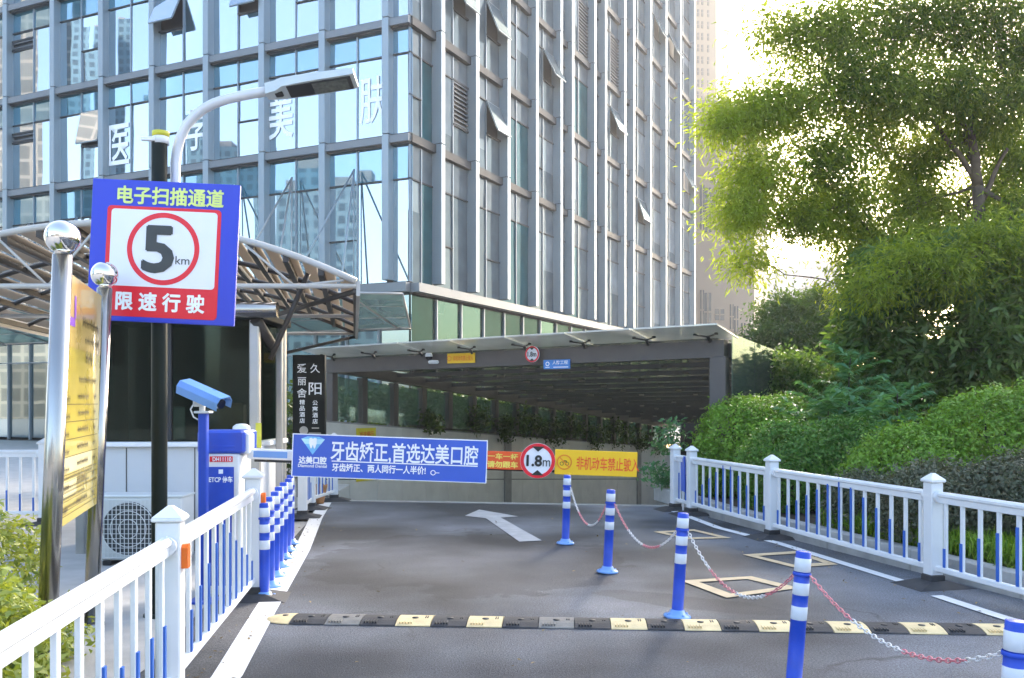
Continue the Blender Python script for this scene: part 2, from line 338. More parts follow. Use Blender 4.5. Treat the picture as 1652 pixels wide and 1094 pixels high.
M['lf_mid']=leafmat('leaf_mid',(.04,.085,.03),(.11,.18,.06),.35,.5,.3)
M['lf_bush']=leafmat('leaf_bush',(.07,.17,.02),(.24,.42,.05),.3,.45,.35)
M['lf_bush2']=leafmat('leaf_bush_deep',(.05,.14,.025),(.16,.32,.05),.3,.45,.35)
M['lf_purple']=leafmat('leaf_purple',(.06,.085,.05),(.18,.185,.125),.2,.5,.3)
M['lf_fern']=leafmat('leaf_fern',(.07,.19,.10),(.17,.36,.19),.45,.5,.3)
M['lf_hedge']=leafmat('leaf_hedge',(.015,.04,.012),(.10,.16,.03),.25,.5,.3)
M['lf_light']=leafmat('leaf_light',(.12,.19,.03),(.42,.46,.11),.3,.45,.35)
M['lf_litter']=leafmat('leaf_litter',(.10,.07,.03),(.34,.26,.14),.1,.7,.2)
M['lf_grass']=leafmat('leaf_grass',(.06,.15,.015),(.22,.36,.03),.3,.5,.3)

# ------------------------------------------------------------------ writing
def text(s, org, ux, uz, width=None, height=None, cx=None, bold=.0, depth=.0016, squeeze=None):
    """returns an MB with the flat lettering; org = centre, ux right, uz up, normal = ux x uz ... towards the reader"""
    c=bpy.data.curves.new('t','FONT'); c.body=s; c.offset=min(bold,.012); c.resolution_u=3
    o=bpy.data.objects.new('t',c); COL.objects.link(o)
    dg=bpy.context.evaluated_depsgraph_get(); me=bpy.data.meshes.new_from_object(o.evaluated_get(dg))
    vs=np.array([v.co[:] for v in me.vertices]); fs=[list(p.vertices) for p in me.polygons]
    bpy.data.objects.remove(o); bpy.data.curves.remove(c); bpy.data.meshes.remove(me)
    mn=vs.min(0); mx=vs.max(0); W=mx[0]-mn[0]; H=mx[1]-mn[1]
    if width and height: sx,sy=width/W,height/H
    elif height: sx=sy=height/H
    else: sx=sy=width/W
    org=Vector(org); ux=Vector(ux).normalized(); uz=Vector(uz).normalized(); nn=ux.cross(uz)*1.0
    mb=MB(); mid=(mn+mx)/2
    e=max(0,bold-.012)
    for q,(du,dv) in enumerate([(0,0)]+([(-e,0),(e,0),(0,e),(0,-e)] if e>0 else [])):
        mb.add([org+ux*((v[0]-mid[0]+du)*sx)+uz*((v[1]-mid[1]+dv)*sy)+nn*(depth+.00025*q) for v in vs], fs)
    return mb
def merge(a,b,mi=0):
    k=len(a.v); a.v+=b.v
    for f in b.f: a.f.append([i+k for i in f]); a.m.append(mi); a.sm.append(False)
    return a
class Board:
    """flat sign board: centre c, right ux, up uz, size w x h, thickness t; draws shapes slightly proud of the face"""
    def __init__(s,c,ux,uz,w,h,t): s.c=Vector(c); s.ux=Vector(ux).normalized(); s.uz=Vector(uz).normalized(); s.n=s.ux.cross(s.uz); s.w=w; s.h=h; s.t=t
    def at(s,u,v,d=0): return s.c+s.ux*u+s.uz*v+s.n*d         # u,v in metres from the centre
    def panel(s): 
        return MB().bbox(s.c-s.n*s.t/2,(s.w,s.h,s.t),.003,0,x=s.ux,z=s.n)
    def poly(s,mb,pts,d,mi=0): 
        return mb.add([s.at(u,v,d) for u,v in pts],[tuple(range(len(pts)))],mi)
    def rect(s,mb,u0,v0,u1,v1,d,mi=0,r=0):
        if r==0: return s.poly(mb,[(u0,v0),(u1,v0),(u1,v1),(u0,v1)],d,mi)
        pts=[]
        for (cu,cv,a0) in ((u1-r,v1-r,0),(u0+r,v1-r,90),(u0+r,v0+r,180),(u1-r,v0+r,270)):
            for k in range(6): a=R(a0+18*k); pts.append((cu+r*math.cos(a),cv+r*math.sin(a)))
        return s.poly(mb,pts,d,mi)
    def ring(s,mb,u,v,r0,r1,d,mi=0,n=48):
        vs=[];fs=[]
        for k in range(n):
            a=2*math.pi*k/n; vs+= [s.at(u+r0*math.cos(a),v+r0*math.sin(a),d), s.at(u+r1*math.cos(a),v+r1*math.sin(a),d)]
        for k in range(n):
            j=(k+1)%n; fs.append((2*k,2*k+1,2*j+1,2*j))
        return mb.add(vs,fs,mi)
    def disc(s,mb,u,v,r,d,mi=0,n=48): return s.poly(mb,[(u+r*math.cos(2*math.pi*k/n),v+r*math.sin(2*math.pi*k/n)) for k in range(n)],d,mi)
    def text(s,str_,u,v,d=.003,**k): return text(str_, s.at(u,v), s.ux, s.uz, depth=d, **k)

# ------------------------------------------------------------------ ground, road, pavement
def sheet(name, poly, z, mat):
    m=MB(); m.add([(x,y,z) if len(p)==2 else p for p in poly for (x,y) in [p[:2]]],[tuple(range(len(poly)))]); return struct(m.build(name,mat))
WD=Vector((.52,.854)).normalized()                      # ramp direction in plan
W0=Vector((-3.65,18.2)); NW=Vector((-WD.y,WD.x))        # left ramp wall start, its outward side
CR0=Vector((-2.95,14.2)); CR1=Vector((3.0,13.3))        # crest of the ramp
FR=Vector((3.2,14.0))                                   # front right post of the ramp roof
def wl(t,off=0): q=W0+WD*t+NW*off; return q
RR=FR+WD*20+WD.cross(NW)*Vector((WD.y,-WD.x))*0.0
# one ground sheet with the ramp cut out of it
WE=wl(20); RE=FR+WD*19
g=MB()
out=[(-390,-370),(390,-370),(390,490),(-390,490)]
hole=[tuple(CR0),tuple(CR1),tuple(FR),tuple(RE),tuple(WE),tuple(W0)]
vs=[(x,y,-.03) for x,y in out+hole]
g.add(vs,[(0,1,5,4),(1,6,5),(1,7,6),(1,2,7),(2,3,8,7),(3,9,8),(3,0,9),(0,4,9)])
struct(g.build('ground',M['paving']))
# carriageway (asphalt) from behind the camera to the crest
road=[(-1.0,-12),(8.5,-12),(8.0,0),(5.6,3.0),(4.35,6.5),(3.62,8.6),(2.66,12.2),(3.0,13.3),(-2.95,14.2),(-2.75,12.6),(-2.2,7.4),(-2.05,5.2),(-1.6,1.5)]
sheet('road',road,0,M['asphalt'])
sheet('road_shoulder',[(-1.55,1.0),(-1.62,4.0),(-1.72,5.2),(-2.0,7.4),(-2.45,7.4),(-2.25,5.2),(-2.1,1.0)],.004,M['asphalt_rough'])
sheet('pavement',[(-14,-4),(-2.1,-4),(-2.12,5.2),(-2.4,7.4),(-2.95,12.6),(-3.05,17),(-14,17)],.012,M['paving'])
def drop(d): return -.135*d
rm=MB(); rv=[(CR0.x,CR0.y,0),(CR1.x,CR1.y,0),(RE.x+2,RE.y-1,-2.7),(WE.x,WE.y,-2.7),(W0.x,W0.y,-.5)]
rm.add(rv,[(0,1,4),(1,2,3,4)]); struct(rm.build('ramp',M['concrete']))
ed=MB(); ed.box(((CR0.x+CR1.x)/2,(CR0.y+CR1.y)/2+.08,-.03),((CR1-CR0).length+.1,.16,.075),x=(CR1.x-CR0.x,CR1.y-CR0.y,0)); struct(ed.build('ramp_threshold',M['concrete']))
# painted lines
def strip(name, pts, wd, z, mat):
    m=MB(); L=[];Rr=[]
    for i,p in enumerate(pts):
        a=Vector(pts[max(0,i-1)]); b=Vector(pts[min(len(pts)-1,i+1)]); t=(b-a).normalized(); n=Vector((-t.y,t.x)); p=Vector(p)
        L.append(p+n*wd/2); Rr.append(p-n*wd/2)
    k=len(pts); m.add([(q.x,q.y,z) for q in L+Rr],[(i,i+1,k+i+1,k+i) for i in range(k-1)]); return struct(m.build(name,mat))
strip('road_edge_line',[(-1.45,2.0),(-1.61,5.08),(-1.83,6.63),(-2.2,9.4),(-2.62,12.0),(-2.88,13.9)],.17,.008,M['line_white'])
strip('road_edge_line',[(2.3,12.9),(2.55,11.1),(2.93,9.9),(3.2,8.6),(3.38,7.75)],.11,.008,M['line_white'])
strip('road_edge_line',[(3.40,7.2),(3.52,6.55),(3.62,6.1),(3.86,5.1)],.11,.008,M['line_white'])
def gz(px,py): Z=FPX*EYE/(py-HY); return ((px-CX)/FPX*Z, Z)
ar=MB(); A=[gz(*p) for p in ((750,833),(773,823),(836,834),(808,836),(874,873),(838,875),(784,837))]
ar.add([(x,y,.008) for x,y in A],[(0,6,1),(1,6,3,2) if False else (6,3,1),(1,3,2),(6,5,4,3)]); struct(ar.build('arrow_marking',M['line_worn']))
def diamond(c):
    m=MB(); q=[Vector(gz(*p)) for p in c]; ce=sum(q,Vector((0,0)))/4
    inn=[ce+(p-ce)*.68 for p in q]; m.add([(p.x,p.y,.0085) for p in q+inn],[(i,(i+1)%4,4+(i+1)%4,4+i) for i in range(4)]); struct(m.build('diamond_marking',M['line_yellow']))
diamond(((1098,938),(1212,931),(1290,950),(1172,966)))
diamond(((1198,896),(1286,890),(1352,912),(1282,917)))
diamond(((1054,859),(1120,855),(1180,869),(1110,871)))

# ------------------------------------------------------------------ office tower
C0=Vector((-3.35,29.8)); DL=Vector((-3176,1450)).normalized(); DR=Vector((714,1450)).normalized()
NL=Vector((-DL.y,DL.x)); NL = NL if NL.y<0 else -NL
NR=Vector((DR.y,-DR.x))
def v3(p,z): return Vector((p.x,p.y,z))
FL=[5.2,10.2]+[14.1+3.9*i for i in range(6)]            # floor band levels
SL=[.89,3.47,6.1,8.7,11.4,14.1,16.85,19.7,22.5,25.3]; SR=[1.67,4.18,6.8,9.5,12.15,13.5,16.4,17.9,20.9,22.4,25.5,28.6,31.9,35.4]
TOPZ=34.2
tower=thing('office_tower','tall glass curtain wall office tower with grey vertical fins behind the ramp','building',(C0.x,C0.y,0))
core=MB(); ql=C0+DL*25.5; qr=C0+DR*35.6
poly=[C0-NL*.55-NR*.55, ql-NL*.55, ql-NL*30, qr-NR*25, qr-NR*.55]
core.prism([tuple(p) for p in poly],0,TOPZ); core.build('core_wall',M['groove'],tower)
def facade(D,N,S,glass,glasstop,side):
    bays=[(0.0,S[0])]+[(S[i],S[i+1]) for i in range(len(S)-1)]
    x3=v3(D,0); n3=v3(N,0); rnd=random.Random(3+side)
    # window panels
    rest=MB()
    fw=.26
    for fi in range(len(FL)-1):
        z0,z1=FL[fi]+(.36 if fi else .2),FL[fi+1]-.02
        for bi,(a,b) in enumerate(bays):
            a2=a+(fw/2 if bi else .02); b2=b-fw/2
            if b2-a2<.3: pass
            mid=(a2+b2)/2; zt=z1-(z1-z0)*.24
            p=C0+D*a2; q=C0+D*b2
            pr=[PX(v3(x,z)) for x in (p,q) for z in (z0,z1)]
            vis=any(-20<u<1672 and -15<v_<1100 for u,v_ in pr)
            mb=MB() if vis else rest
            def pane(s0,s1,za,zb,mi,off=0.):
                P0=C0+D*s0; P1=C0+D*s1; tl=rnd.uniform(-.012,.012); tv=rnd.uniform(-.010,.010)
                o0=off-.12; pts=[v3(P0+N*(o0+tl+tv),za),v3(P1+N*(o0-tl+tv),za),v3(P1+N*(o0-tl-tv),zb),v3(P0+N*(o0+tl-tv),zb)]
                mb.add(pts,[(0,1,2,3)],mi)
            single=(b2-a2)<1.3
            cols=[(a2,b2)] if single else [(a2,mid),(mid,b2)]
            opn = WIN_OPEN.get((side,fi,bi),None)
            if opn and single: opn=(0,)+opn[1:]
            for ci,(s0,s1) in enumerate(cols):
                pane(s0,s1,zt,z1,1)
                if opn and opn[0]==ci: 
                    zo0=z0+(z1-z0)*opn[1]; zo1=z0+(z1-z0)*opn[2]
                    pane(s0,s1,z0,zo0,0); 
                    if zt-zo1>.05: pane(s0,s1,zo1,zt,0)
                    mb.add([v3(C0+D*s0-N*.45,zo0),v3(C0+D*s1-N*.45,zo0),v3(C0+D*s1-N*.45,zo1),v3(C0+D*s0-N*.45,zo1)],[(0,1,2,3)],3)
                    for zz in (zo0,zo1): mb.box(v3(C0+D*(s0+s1)/2-N*.1,zz),(s1-s0,.1,.07),3,x=x3)
                elif opn is None and (fi*7+bi*3+ci+side)%4==0 and not single:
                    zl=z0+(z1-z0)*.36; pane(s0,s1,z0,zl,0); pane(s0,s1,zl,zt,0)
                    mb.box(v3(C0+D*(s0+s1)/2-N*.09,zl),(s1-s0-.04,.06,.045),3,x=x3)
                else:
                    if side and rnd.random()<.4: zb_=zt-(zt-z0)*rnd.uniform(.2,.8); pane(s0,s1,z0,zb_,0); pane(s0,s1,zb_+.004,zt,5)
                    else: pane(s0,s1,z0,zt,4 if (side and bi in (0,3,6)) else 0)
                mb.box(v3(C0+D*(s0+s1)/2-N*.095,zt),(s1-s0-.04,.05,.05),3,x=x3)
            if not single: mb.box(v3(C0+D*mid-N*.095,(z0+z1)/2),(.05,.05,z1-z0-.01),2,x=x3)
            if vis:
                wo=mb.build('window',[glass,glasstop,M['mullion'],M['groove'],M['glassR2'],M['glassR3']],tower)
                if opn:
                    s0,s1=cols[opn[0]]; zo0=z0+(z1-z0)*opn[1]; zo1=z0+(z1-z0)*opn[2]; hh=zo1-zo0; sw=MB()
                    if opn[3]=='louver':
                        sw.box(v3(C0+D*(s0+s1)/2-N*.16,(zo0+zo1)/2),(s1-s0-.04,.02,hh-.04),0,x=x3)
                        k=int(hh/.16)
                        for i in range(k): sw.box(v3(C0+D*(s0+s1)/2-N*.1,zo0+(i+.5)*hh/k),(s1-s0-.06,.09,.05),1,x=x3)
                        sw.build('louver_vent',[M['louver'],M['louver_slat']],tower)
                    else:
                        an=R(opn[3]); dirv=v3(N,0)*math.sin(an)-Vector((0,0,1))*math.cos(an)
                        top0=v3(C0+D*(s0+.03)-N*.06,zo1-.02); top1=v3(C0+D*(s1-.03)-N*.06,zo1-.02); L_=hh*.97
                        nr=x3.normalized().cross(dirv).normalized(); nr = nr if nr.dot(n3)>0 else -nr
                        sw.add([top0+nr*.03,top1+nr*.03,top1+dirv*L_+nr*.03,top0+dirv*L_+nr*.03],[(0,1,2,3)],0)
                        wd_=(top1-top0).length
                        for (c_,d_) in (((top0+top1)/2,(wd_,.05,.06)),((top0+top1)/2+dirv*L_,(wd_,.05,.06))): sw.box(c_,d_,1,x=x3,z=-dirv)
                        for e_ in (top0,top1): sw.box(e_+dirv*L_/2,(.05,.05,L_-.06),1,x=x3,z=-dirv)
                        sw.add([top0-nr*.001,top1-nr*.001,top1+dirv*L_-nr*.001,top0+dirv*L_-nr*.001],[(3,2,1,0)],1)
                        sw.build('open_sash',[glass,M['fin']],tower)
    if rest.f: tag(rest.build('upper_glazing',[glass,glasstop,M['mullion'],M['groove'],M['glassR2'],M['glassR3']],tower),kind='stuff')
    # floor bands
    Lx=S[-1]+.2
    for fi,z in enumerate(FL):
        mb=MB(); h=.36 if fi else .42
        bo,bt_=((.02,.26) if side==0 else (-.06,.14)) if fi else (.1,.44); mb.box(v3(C0+D*Lx/2+N*bo,z+h/2-.03),(Lx-.02,bt_,h-(.12 if side==0 or fi==0 else .19)),0,x=x3)
        mb.box(v3(C0+D*Lx/2-N*.05,z+h/2-.03),(Lx-.05,.2,h-(0 if side==0 else .08)),1,x=x3)
        mb.build('floor_band',[M['band'],M['groove']],tower)
    # fins
    for s in S:
        mb=MB(); pr=.2 if side==0 else .26
        c=C0+D*s+N*(pr/2-.1)
        zz=FL[0]+.45
        while zz<TOPZ-.05:
            ze=min(TOPZ,min([z+.33 for z in FL if z+.33>zz+.2]+[TOPZ]))
            mb.bbox(v3(c,(zz+ze)/2),(fw,pr+.2,ze-zz-.025),.012,0,x=x3); zz=ze
        mb.box(v3(c-N*.02,(FL[0]+.45+TOPZ)/2),(fw-.04,pr+.12,TOPZ-FL[0]-.5),1,x=x3)
        mb.build('fin',[M['fin'],M['groove']],tower)
WIN_OPEN={(0,2,4):(1,.38,.76,24),(0,2,3):(0,.38,.76,20),(0,2,1):(1,.38,.76,20),(0,1,6):(0,.38,.76,12),(0,2,7):(1,.55,.66,'louver'),(0,1,7):(1,.55,.66,'louver'),
          (1,2,1):(1,.38,.76,22),(1,1,2):(1,.4,.76,22),(1,2,2):(1,.38,.76,22),(1,2,4):(1,.38,.76,26),(1,2,8):(1,.38,.76,22),(1,2,13):(1,.38,.76,26),(1,4,12):(1,.4,.76,24),(1,4,11):(1,.4,.76,24),(1,1,10):(1,.4,.76,18),
          (1,1,1):(1,.3,.76,'louver'),(1,3,6):(1,.0,.76,'louver'),(1,3,8):(1,.0,.76,'louver')}
facade(DL,NL,SL,M['glassL'],M['glassLtop'],0)
facade(DR,NR,SR,M['glassR'],M['glassRtop'],1)
# corner mullion and podium glazing
cm=MB(); cm.box(v3(C0-NL*.1-NR*.1,(5.2+TOPZ)/2),(.07,.07,TOPZ-5.2)); cm.build('corner_mullion',M['mullion'],tower)
def podium(D,N,L,mat,step,zt,n0):
    mb=MB(); x3=v3(D,0); k=int(L/step)
    for i in range(k):
        a,b=i*step+.03,(i+1)*step-.03
        for (za,zb) in ((.1,zt*.62),(zt*.62+.05,zt)):
            mb.add([v3(C0+D*a-N*.1,za),v3(C0+D*b-N*.1,za),v3(C0+D*b-N*.1,zb),v3(C0+D*a-N*.1,zb)],[(0,1,2,3)],0)
        mb.box(v3(C0+D*b-N*.06,zt/2),(.07,.1,zt),1,x=x3)
    mb.box(v3(C0+D*L/2-N*.06,zt*.62+.025),(L,.08,.05),1,x=x3)
    return mb.build(n0,[mat,M['mullion']],tower)
podium(DR,NR,35,M['podium'],1.75,5.15,'ground_floor_glazing'); podium(DL,NL,25,M['shop_glass'],1.32,5.15,'ground_floor_glazing')
# white lettering on the left facade glass
for ch,sL_,z in (('医',13.4,11.75),('学',9.4,11.85),('美',5.45,11.8),('肤',1.55,11.85)):
    text(ch,v3(C0+DL*sL_-NL*.094,z),-v3(DL,0),(0,0,1),width=1.1,height=1.6,bold=.01,depth=.003).build('lettering',M['letter_white'],tower)

# glass awning hung on the left facade
aw=thing('glass_awning','pale green glass awning hung by rods along the foot of the tower','awning',v3(C0,0))
tips=[(-.9,2.0),(.5,3.0),(2.0,3.7),(4,4.0)]+[(4+2.64*i,4.0) for i in range(1,8)]
base=[(max(0,s),.05) for s,_ in tips]
am=MB(); fm=MB()
for i in range(len(tips)-1):
    qs=[v3(C0+DL*s+NL*o,z) for (s,o),z in ((base[i],4.05),(base[i+1],4.05),(tips[i+1],4.9),(tips[i],4.9))]
    am.slab(qs,(0,0,1),.02)
    fm.tube([qs[0],qs[3]],.035,6); fm.tube([qs[3],qs[2]],.04,6); fm.tube([qs[0],qs[1]],.06,6)
    for k in (.33,.66): fm.tube([qs[0].lerp(qs[3],k)+Vector((0,0,-.03)),qs[1].lerp(qs[2],k)+Vector((0,0,-.03))],.015,5)
am.build('glass_panel',M['frost_glass'],aw); fm.build('frame',M['grey_steel'],aw)
for i,s in enumerate((2.18,4.8,7.4,12.75,15.5,18.3)):
    apx=v3(C0+DL*s+NL*.1,9.5 if i<3 else 9.0); mb=MB()
    for ds in (-1.15,1.15): mb.tube([apx,v3(C0+DL*(s+ds)+NL*2.6,4.65)],.032,6,0)
    mb.tube([apx,v3(C0+DL*s+NL*.15,4.2)],.022,5,0)
    mb.build('tie_rod',M['grey_steel'] if i%2 else M['fin'],aw)

# towers standing behind the camera, mirrored in the tower's glass
def mir(p): d=(p-C0).dot(NL); return p-NL*2*d
def city(px0,px1,ytop,Zv,dep,mat,lab):
    f0=Vector(((px0-CX)/FPX*Zv,Zv)); f1=Vector(((px1-CX)/FPX*Zv,Zv)); h=EYE+(HY-ytop)/FPX*Zv
    b0=f0+f0.normalized()*dep; b1=f1+f1.normalized()*dep
    pl=[mir(q) for q in (f0,f1,b1,b0)]; c=sum(pl,Vector((0,0)))/4
    r=thing('apartment_tower',lab,'building',(c.x,c.y,0)); mb=MB()
    mb.prism([tuple(q) for q in pl],0,h); o=mb.build('tower_block',mat,r)
    uvl=o.data.uv_layers.new(name='UVMap')
    for p in o.data.polygons:
        for li in p.loop_indices:
            v=o.data.vertices[o.data.loops[li].vertex_index].co; t=Vector((-p.normal.y,p.normal.x,0)); uvl.data[li].uv=(v.dot(t),v.z)
    rf=MB(); rf.box((c.x,c.y,h+1.2),((pl[1]-pl[0]).length*.5,3,2.4),x=v3(pl[1]-pl[0],0)); rf.build('roof_house',M['far_grey'],r)
    return r
city(428,545,292,110,12,M['tower_grey'],'blue grey apartment tower mirrored low in the glass, widest one')
city(546,611,320,112,12,M['tower_grey'],'shorter blue grey apartment tower mirrored beside the widest one')
city(288,345,196,140,14,M['tower_grey'],'blue grey apartment tower mirrored right of the lamp post, tall step')
city(346,400,234,142,14,M['tower_grey'],'blue grey apartment tower mirrored right of the lamp post, low step')
city(-60,82,-260,90,14,M['tower_pale'],'pale stone tower mirrored at the far left of the glass')
city(106,128,-260,104,14,M['tower_pale'],'slim pale stone tower mirrored in the second bay from the left')
city(128,163,26,165,14,M['tower_grey'],'slim blue tower mirrored beside the pale slim one')
city(170,191,26,172,14,M['tower_grey'],'narrow blue tower mirrored behind the wall letters')

for i,(x0,x1,y,h) in enumerate(((-46,-22,-34,9),(-19,2,-40,12),(6,30,-44,10))):  # unseen blocks added so the booth glass mirrors less bright sky
    r=thing('shop_block',['low grey shop block mirrored in the booth windows','wider grey shop block mirrored in the booth windows','grey shop block behind the viewer on the right'][i],'building',((x0+x1)/2,y,0)); mb=MB(); mb.prism([(x0,y),(x1,y),(x1,y-12),(x0,y-12)],0,h); mb.build('wall',M['band'],r)
    for k in range(int((x1-x0)/3)): wm=MB(); wm.box((x0+1.5+3*k,y+.02,h*.62),(1.8,.1,h*.4)); wm.build('window',M['win_dark'],r)
# ------------------------------------------------------------------ far buildings on the right
def farblock(name,lab,pxs,Z,ytop,mat,wins,depth=14,side=None):
    x0,x1=[(p-CX)/FPX*Z for p in pxs]; h=EYE+(HY-ytop)/FPX*Z
    r=thing(name,lab,'building',(x0,Z,0)); mb=MB()
    x2=x1 if side is None else x1
    mb.prism([(x0,Z),(x1,Z+1.0),(x1+depth*.35,Z+depth),(x0-2,Z+depth)],0,h); mb.build('wall',mat,r)
    for (p0,q0,p1,q1) in wins:
        u0=(p0-CX)/FPX*Z; u1=(p1-CX)/FPX*Z; za=EYE+(HY-q1)/FPX*Z; zb=EYE+(HY-q0)/FPX*Z
        yy=lambda u: Z+(u-x0)/(x1-x0)*1.0
        wm=MB(); wm.box(((u0+u1)/2,yy((u0+u1)/2)-.02,(za+zb)/2),(u1-u0,.2,zb-za),0); wm.box(((u0+u1)/2,yy((u0+u1)/2)-.05,(za+zb)/2),(.1,.24,zb-za+.02),1); wm.box(((u0+u1)/2,yy((u0+u1)/2)-.05,(za+zb)/2),(u1-u0+.02,.24,.1),1)
        wm.build('window',[M['win_dark'],M['stone_beige']],r)
    return r
farblock('stone_tower','beige stone office block with few dark windows right of the glass tower',(1112,1222),78,160,M['stone_beige'],
    [(1130,298,1137,370),(1138,302,1148,374),(1150,315,1160,335),(1130,468,1136,532),(1137,472,1148,534),(1155,498,1170,516),(1180,490,1186,530),(1187,493,1194,535),(1199,520,1206,540),(1123,205,1128,218)])
wn=[]
for k in range(22):
    y=4+k*19-200
    for px in (1126,1133,1143): wn.append((px,y,px+2.6,y+11))
farblock('stone_high_rise','tall sunlit cream high rise seen in a sliver above the beige block',(1100,1158),120,-220,M['stone_warm'],wn)
farblock('distant_block','small pale grey block far off above the hedge trees','x' and (1291,1358),230,420,M['far_grey'],[(1296+12*i,430+16*j,1301+12*i,434+16*j) for i in range(4) for j in range(4)],30)

# ------------------------------------------------------------------ ramp wall and ramp roof
def wallz(t): return 1.15-.072*t
def roofz(t): return 2.42-.085*t
rw=thing('ramp_wall','beige tiled retaining wall along the left side of the garage ramp','wall',(W0.x,W0.y,-3))
mb=MB(); T=20.5; tcol=1.05; zj=-.02
q0=W0-WD*.35
mb.slab([v3(q0,-3.2),v3(wl(T),-3.2),v3(wl(T),wallz(T)-.03),v3(q0,wallz(-.35)-.03)],v3(NW,0),.3,1)
ts=-.35; WN=-v3(NW,0)
rows=[]
while ts<T:
    te=min(T,ts+.88)
    a0,a1=ts+.006,te-.006
    for (lo,hi) in ((lambda t:-3.2,lambda t:wallz(t)-2.3),(lambda t:wallz(t)-2.28,lambda t:wallz(t)-1.16),(lambda t:wallz(t)-1.14,lambda t:wallz(t))):
        h0,h1=hi(a0),hi(a1); l0,l1=lo(a0),lo(a1)
        if h0-l0<.03 or h1-l1<.03: continue
        mb.slab([v3(wl(a0),l0),v3(wl(a1),l1),v3(wl(a1),h1),v3(wl(a0),h0)],WN,.012,0)
    ts=te
mb.build('tile_face',[M['tile'],M['joint']],rw)
cp=MB(); cp.slab([v3(q0,wallz(-.35)-.029),v3(wl(T),wallz(T)-.029),v3(wl(T),wallz(T)+.03),v3(q0,wallz(-.35)+.03)],v3(NW,0),.32); cp.build('coping',M['concrete'],rw)
for t in (6.75,15.5):
    pm_=MB(); pm_.box(v3(wl(t,-.03),wallz(t)/2-1.55),(.32,.05,wallz(t)+3.06),x=v3(WD,0)); pm_.build('pilaster',M['concrete'],rw)
rf=thing('ramp_roof','grey brown steel ramp roof with ribbed soffit and pale glass overhang','canopy',(FR.x,FR.y,0))
# front frame runs from the wall start to the front right post
FD=(FR-W0).normalized(); FNv=Vector((FD.y,-FD.x));  FNv = FNv if FNv.y<0 else -FNv
LEN=(FR-W0).length
def rr(t): return FR+WD*t
fb=MB(); 
za,zb=2.43,2.53
fb.slab([v3(W0-FD*.25,za-.27),v3(FR+FD*.1,zb-.27),v3(FR+FD*.1,zb),v3(W0-FD*.25,za)],v3(-FNv,0),.2); fb.build('front_beam',M['brown_steel'],rf)
for k in range(1,18):
    t=k*1.05; a=wl(t); b=rr(t); z0=roofz(t); z1=roofz(t)+.1; mb=MB()
    mb.slab([v3(a,z0-.125),v3(b,z1-.125),v3(b,z1-.04),v3(a,z0-.04)],v3(-FNv,0),.14)
    # purlin clips
    for j in range(1,6): 
        c=a.lerp(b,j/6); mb.box(v3(c,z0-.145),(.1,.3,.04),x=v3(FD,0))
    mb.build('rafter',M['brown_steel'],rf)
for k in range(0,18):
    t=k*1.05+(.12 if k==0 else 0); a=wl(t,.1); mb=MB()
    mb.bbox(v3(a,(wallz(t)+roofz(t)-.25)/2+.015),(.17,.17,roofz(t)-.28-wallz(t)),.01,x=v3(WD,0)); mb.build('column',M['brown_steel'],rf)
    if k<17:
        a2=wl(t+.13,.12); b2=wl((k+1)*1.05-.1,.12); gm=MB()
        gm.slab([v3(a2,wallz(t+.13)+.08),v3(b2,wallz(t+1)+.08),v3(b2,roofz(t+1)-.3),v3(a2,roofz(t+.13)-.3)],v3(NW,0),.012); gm.build('side_pane',M['clear_glass'],rf)
dk=MB(); dk.slab([v3(W0,za+.0),v3(FR,zb+.0),v3(rr(19),roofz(19)+.13),v3(wl(19),roofz(19)+.03)],(0,0,1),.03); dk.build('roof_deck',M['deck_glass'],rf)
# edge beams
eb=MB(); eb.slab([v3(W0,za-.24),v3(wl(19),roofz(19)-.24),v3(wl(19),roofz(19)-.02),v3(W0,za-.02)],v3(NW,0),.2); eb.slab([v3(FR+WD*.25,zb-.27),v3(rr(19),roofz(19)-.17),v3(rr(19),roofz(19)+.08),v3(FR+WD*.25,zb-.04)],v3(WD.y*Vector((1,0))+Vector((0,-WD.x)),0),.16); eb.build('edge_beam',M['brown_steel'],rf)
ps=MB(); ps.bbox(v3(FR+FD*.0-FNv*.1,1.17),(.26,.22,2.2),.01,x=v3(FD,0)); ps.bbox(v3(FR-FNv*.1,1.27),(.3,.26,.06),.01,1,x=v3(FD,0)); ps.build('post',[M['brown_steel'],M['concrete']],rf)
for k in range(1,8):
    t=k*2.4; p2=MB(); p2.bbox(v3(rr(t)+Vector((.05,0)),(roofz(t)-2.6)/2),(.18,.18,roofz(t)+2.3),.01,x=v3(WD,0)); p2.build('column',M['brown_steel'],rf)
# glass overhang of the roof at the front
og=MB(); n_=7
for i in range(n_):
    a=W0.lerp(FR,i/n_)+FD*.01; b=W0.lerp(FR,(i+1)/n_)-FD*.01
    if i==0: a=a-FD*.25
    if i==n_-1: b=b+FD*.25
    zA=za+(zb-za)*i/n_+.03; zB=za+(zb-za)*(i+1)/n_+.03
    og.slab([v3(a+FNv*.75,zA+.14),v3(b+FNv*.75,zB+.14),v3(b-FNv*.3,zB),v3(a-FNv*.3,zA)],(0,0,1),.025)
og.build('glass_overhang',M['roof_glass'],rf)
for i in range(0,n_+1):
    c=W0.lerp(FR,min(.985,max(.01,i/n_))); z=za+(zb-za)*i/n_
    sp=MB(); b0=v3(c+FNv*.02,z-.02); b1=v3(c+FNv*.1,z+.05)
    sp.tube([b0,b1],.028,6); 
    for dx in (-.17,.17): sp.tube([b1,v3(c+FNv*.2+FD*dx,z+.075)],.013,5); sp.tube([v3(c+FNv*.2+FD*dx,z+.065),v3(c+FNv*.2+FD*dx,z+.1)],.03,8)
    sp.build('glass_clamp',M['dark_metal'],rf)
SN=Vector((WD.y,-WD.x))
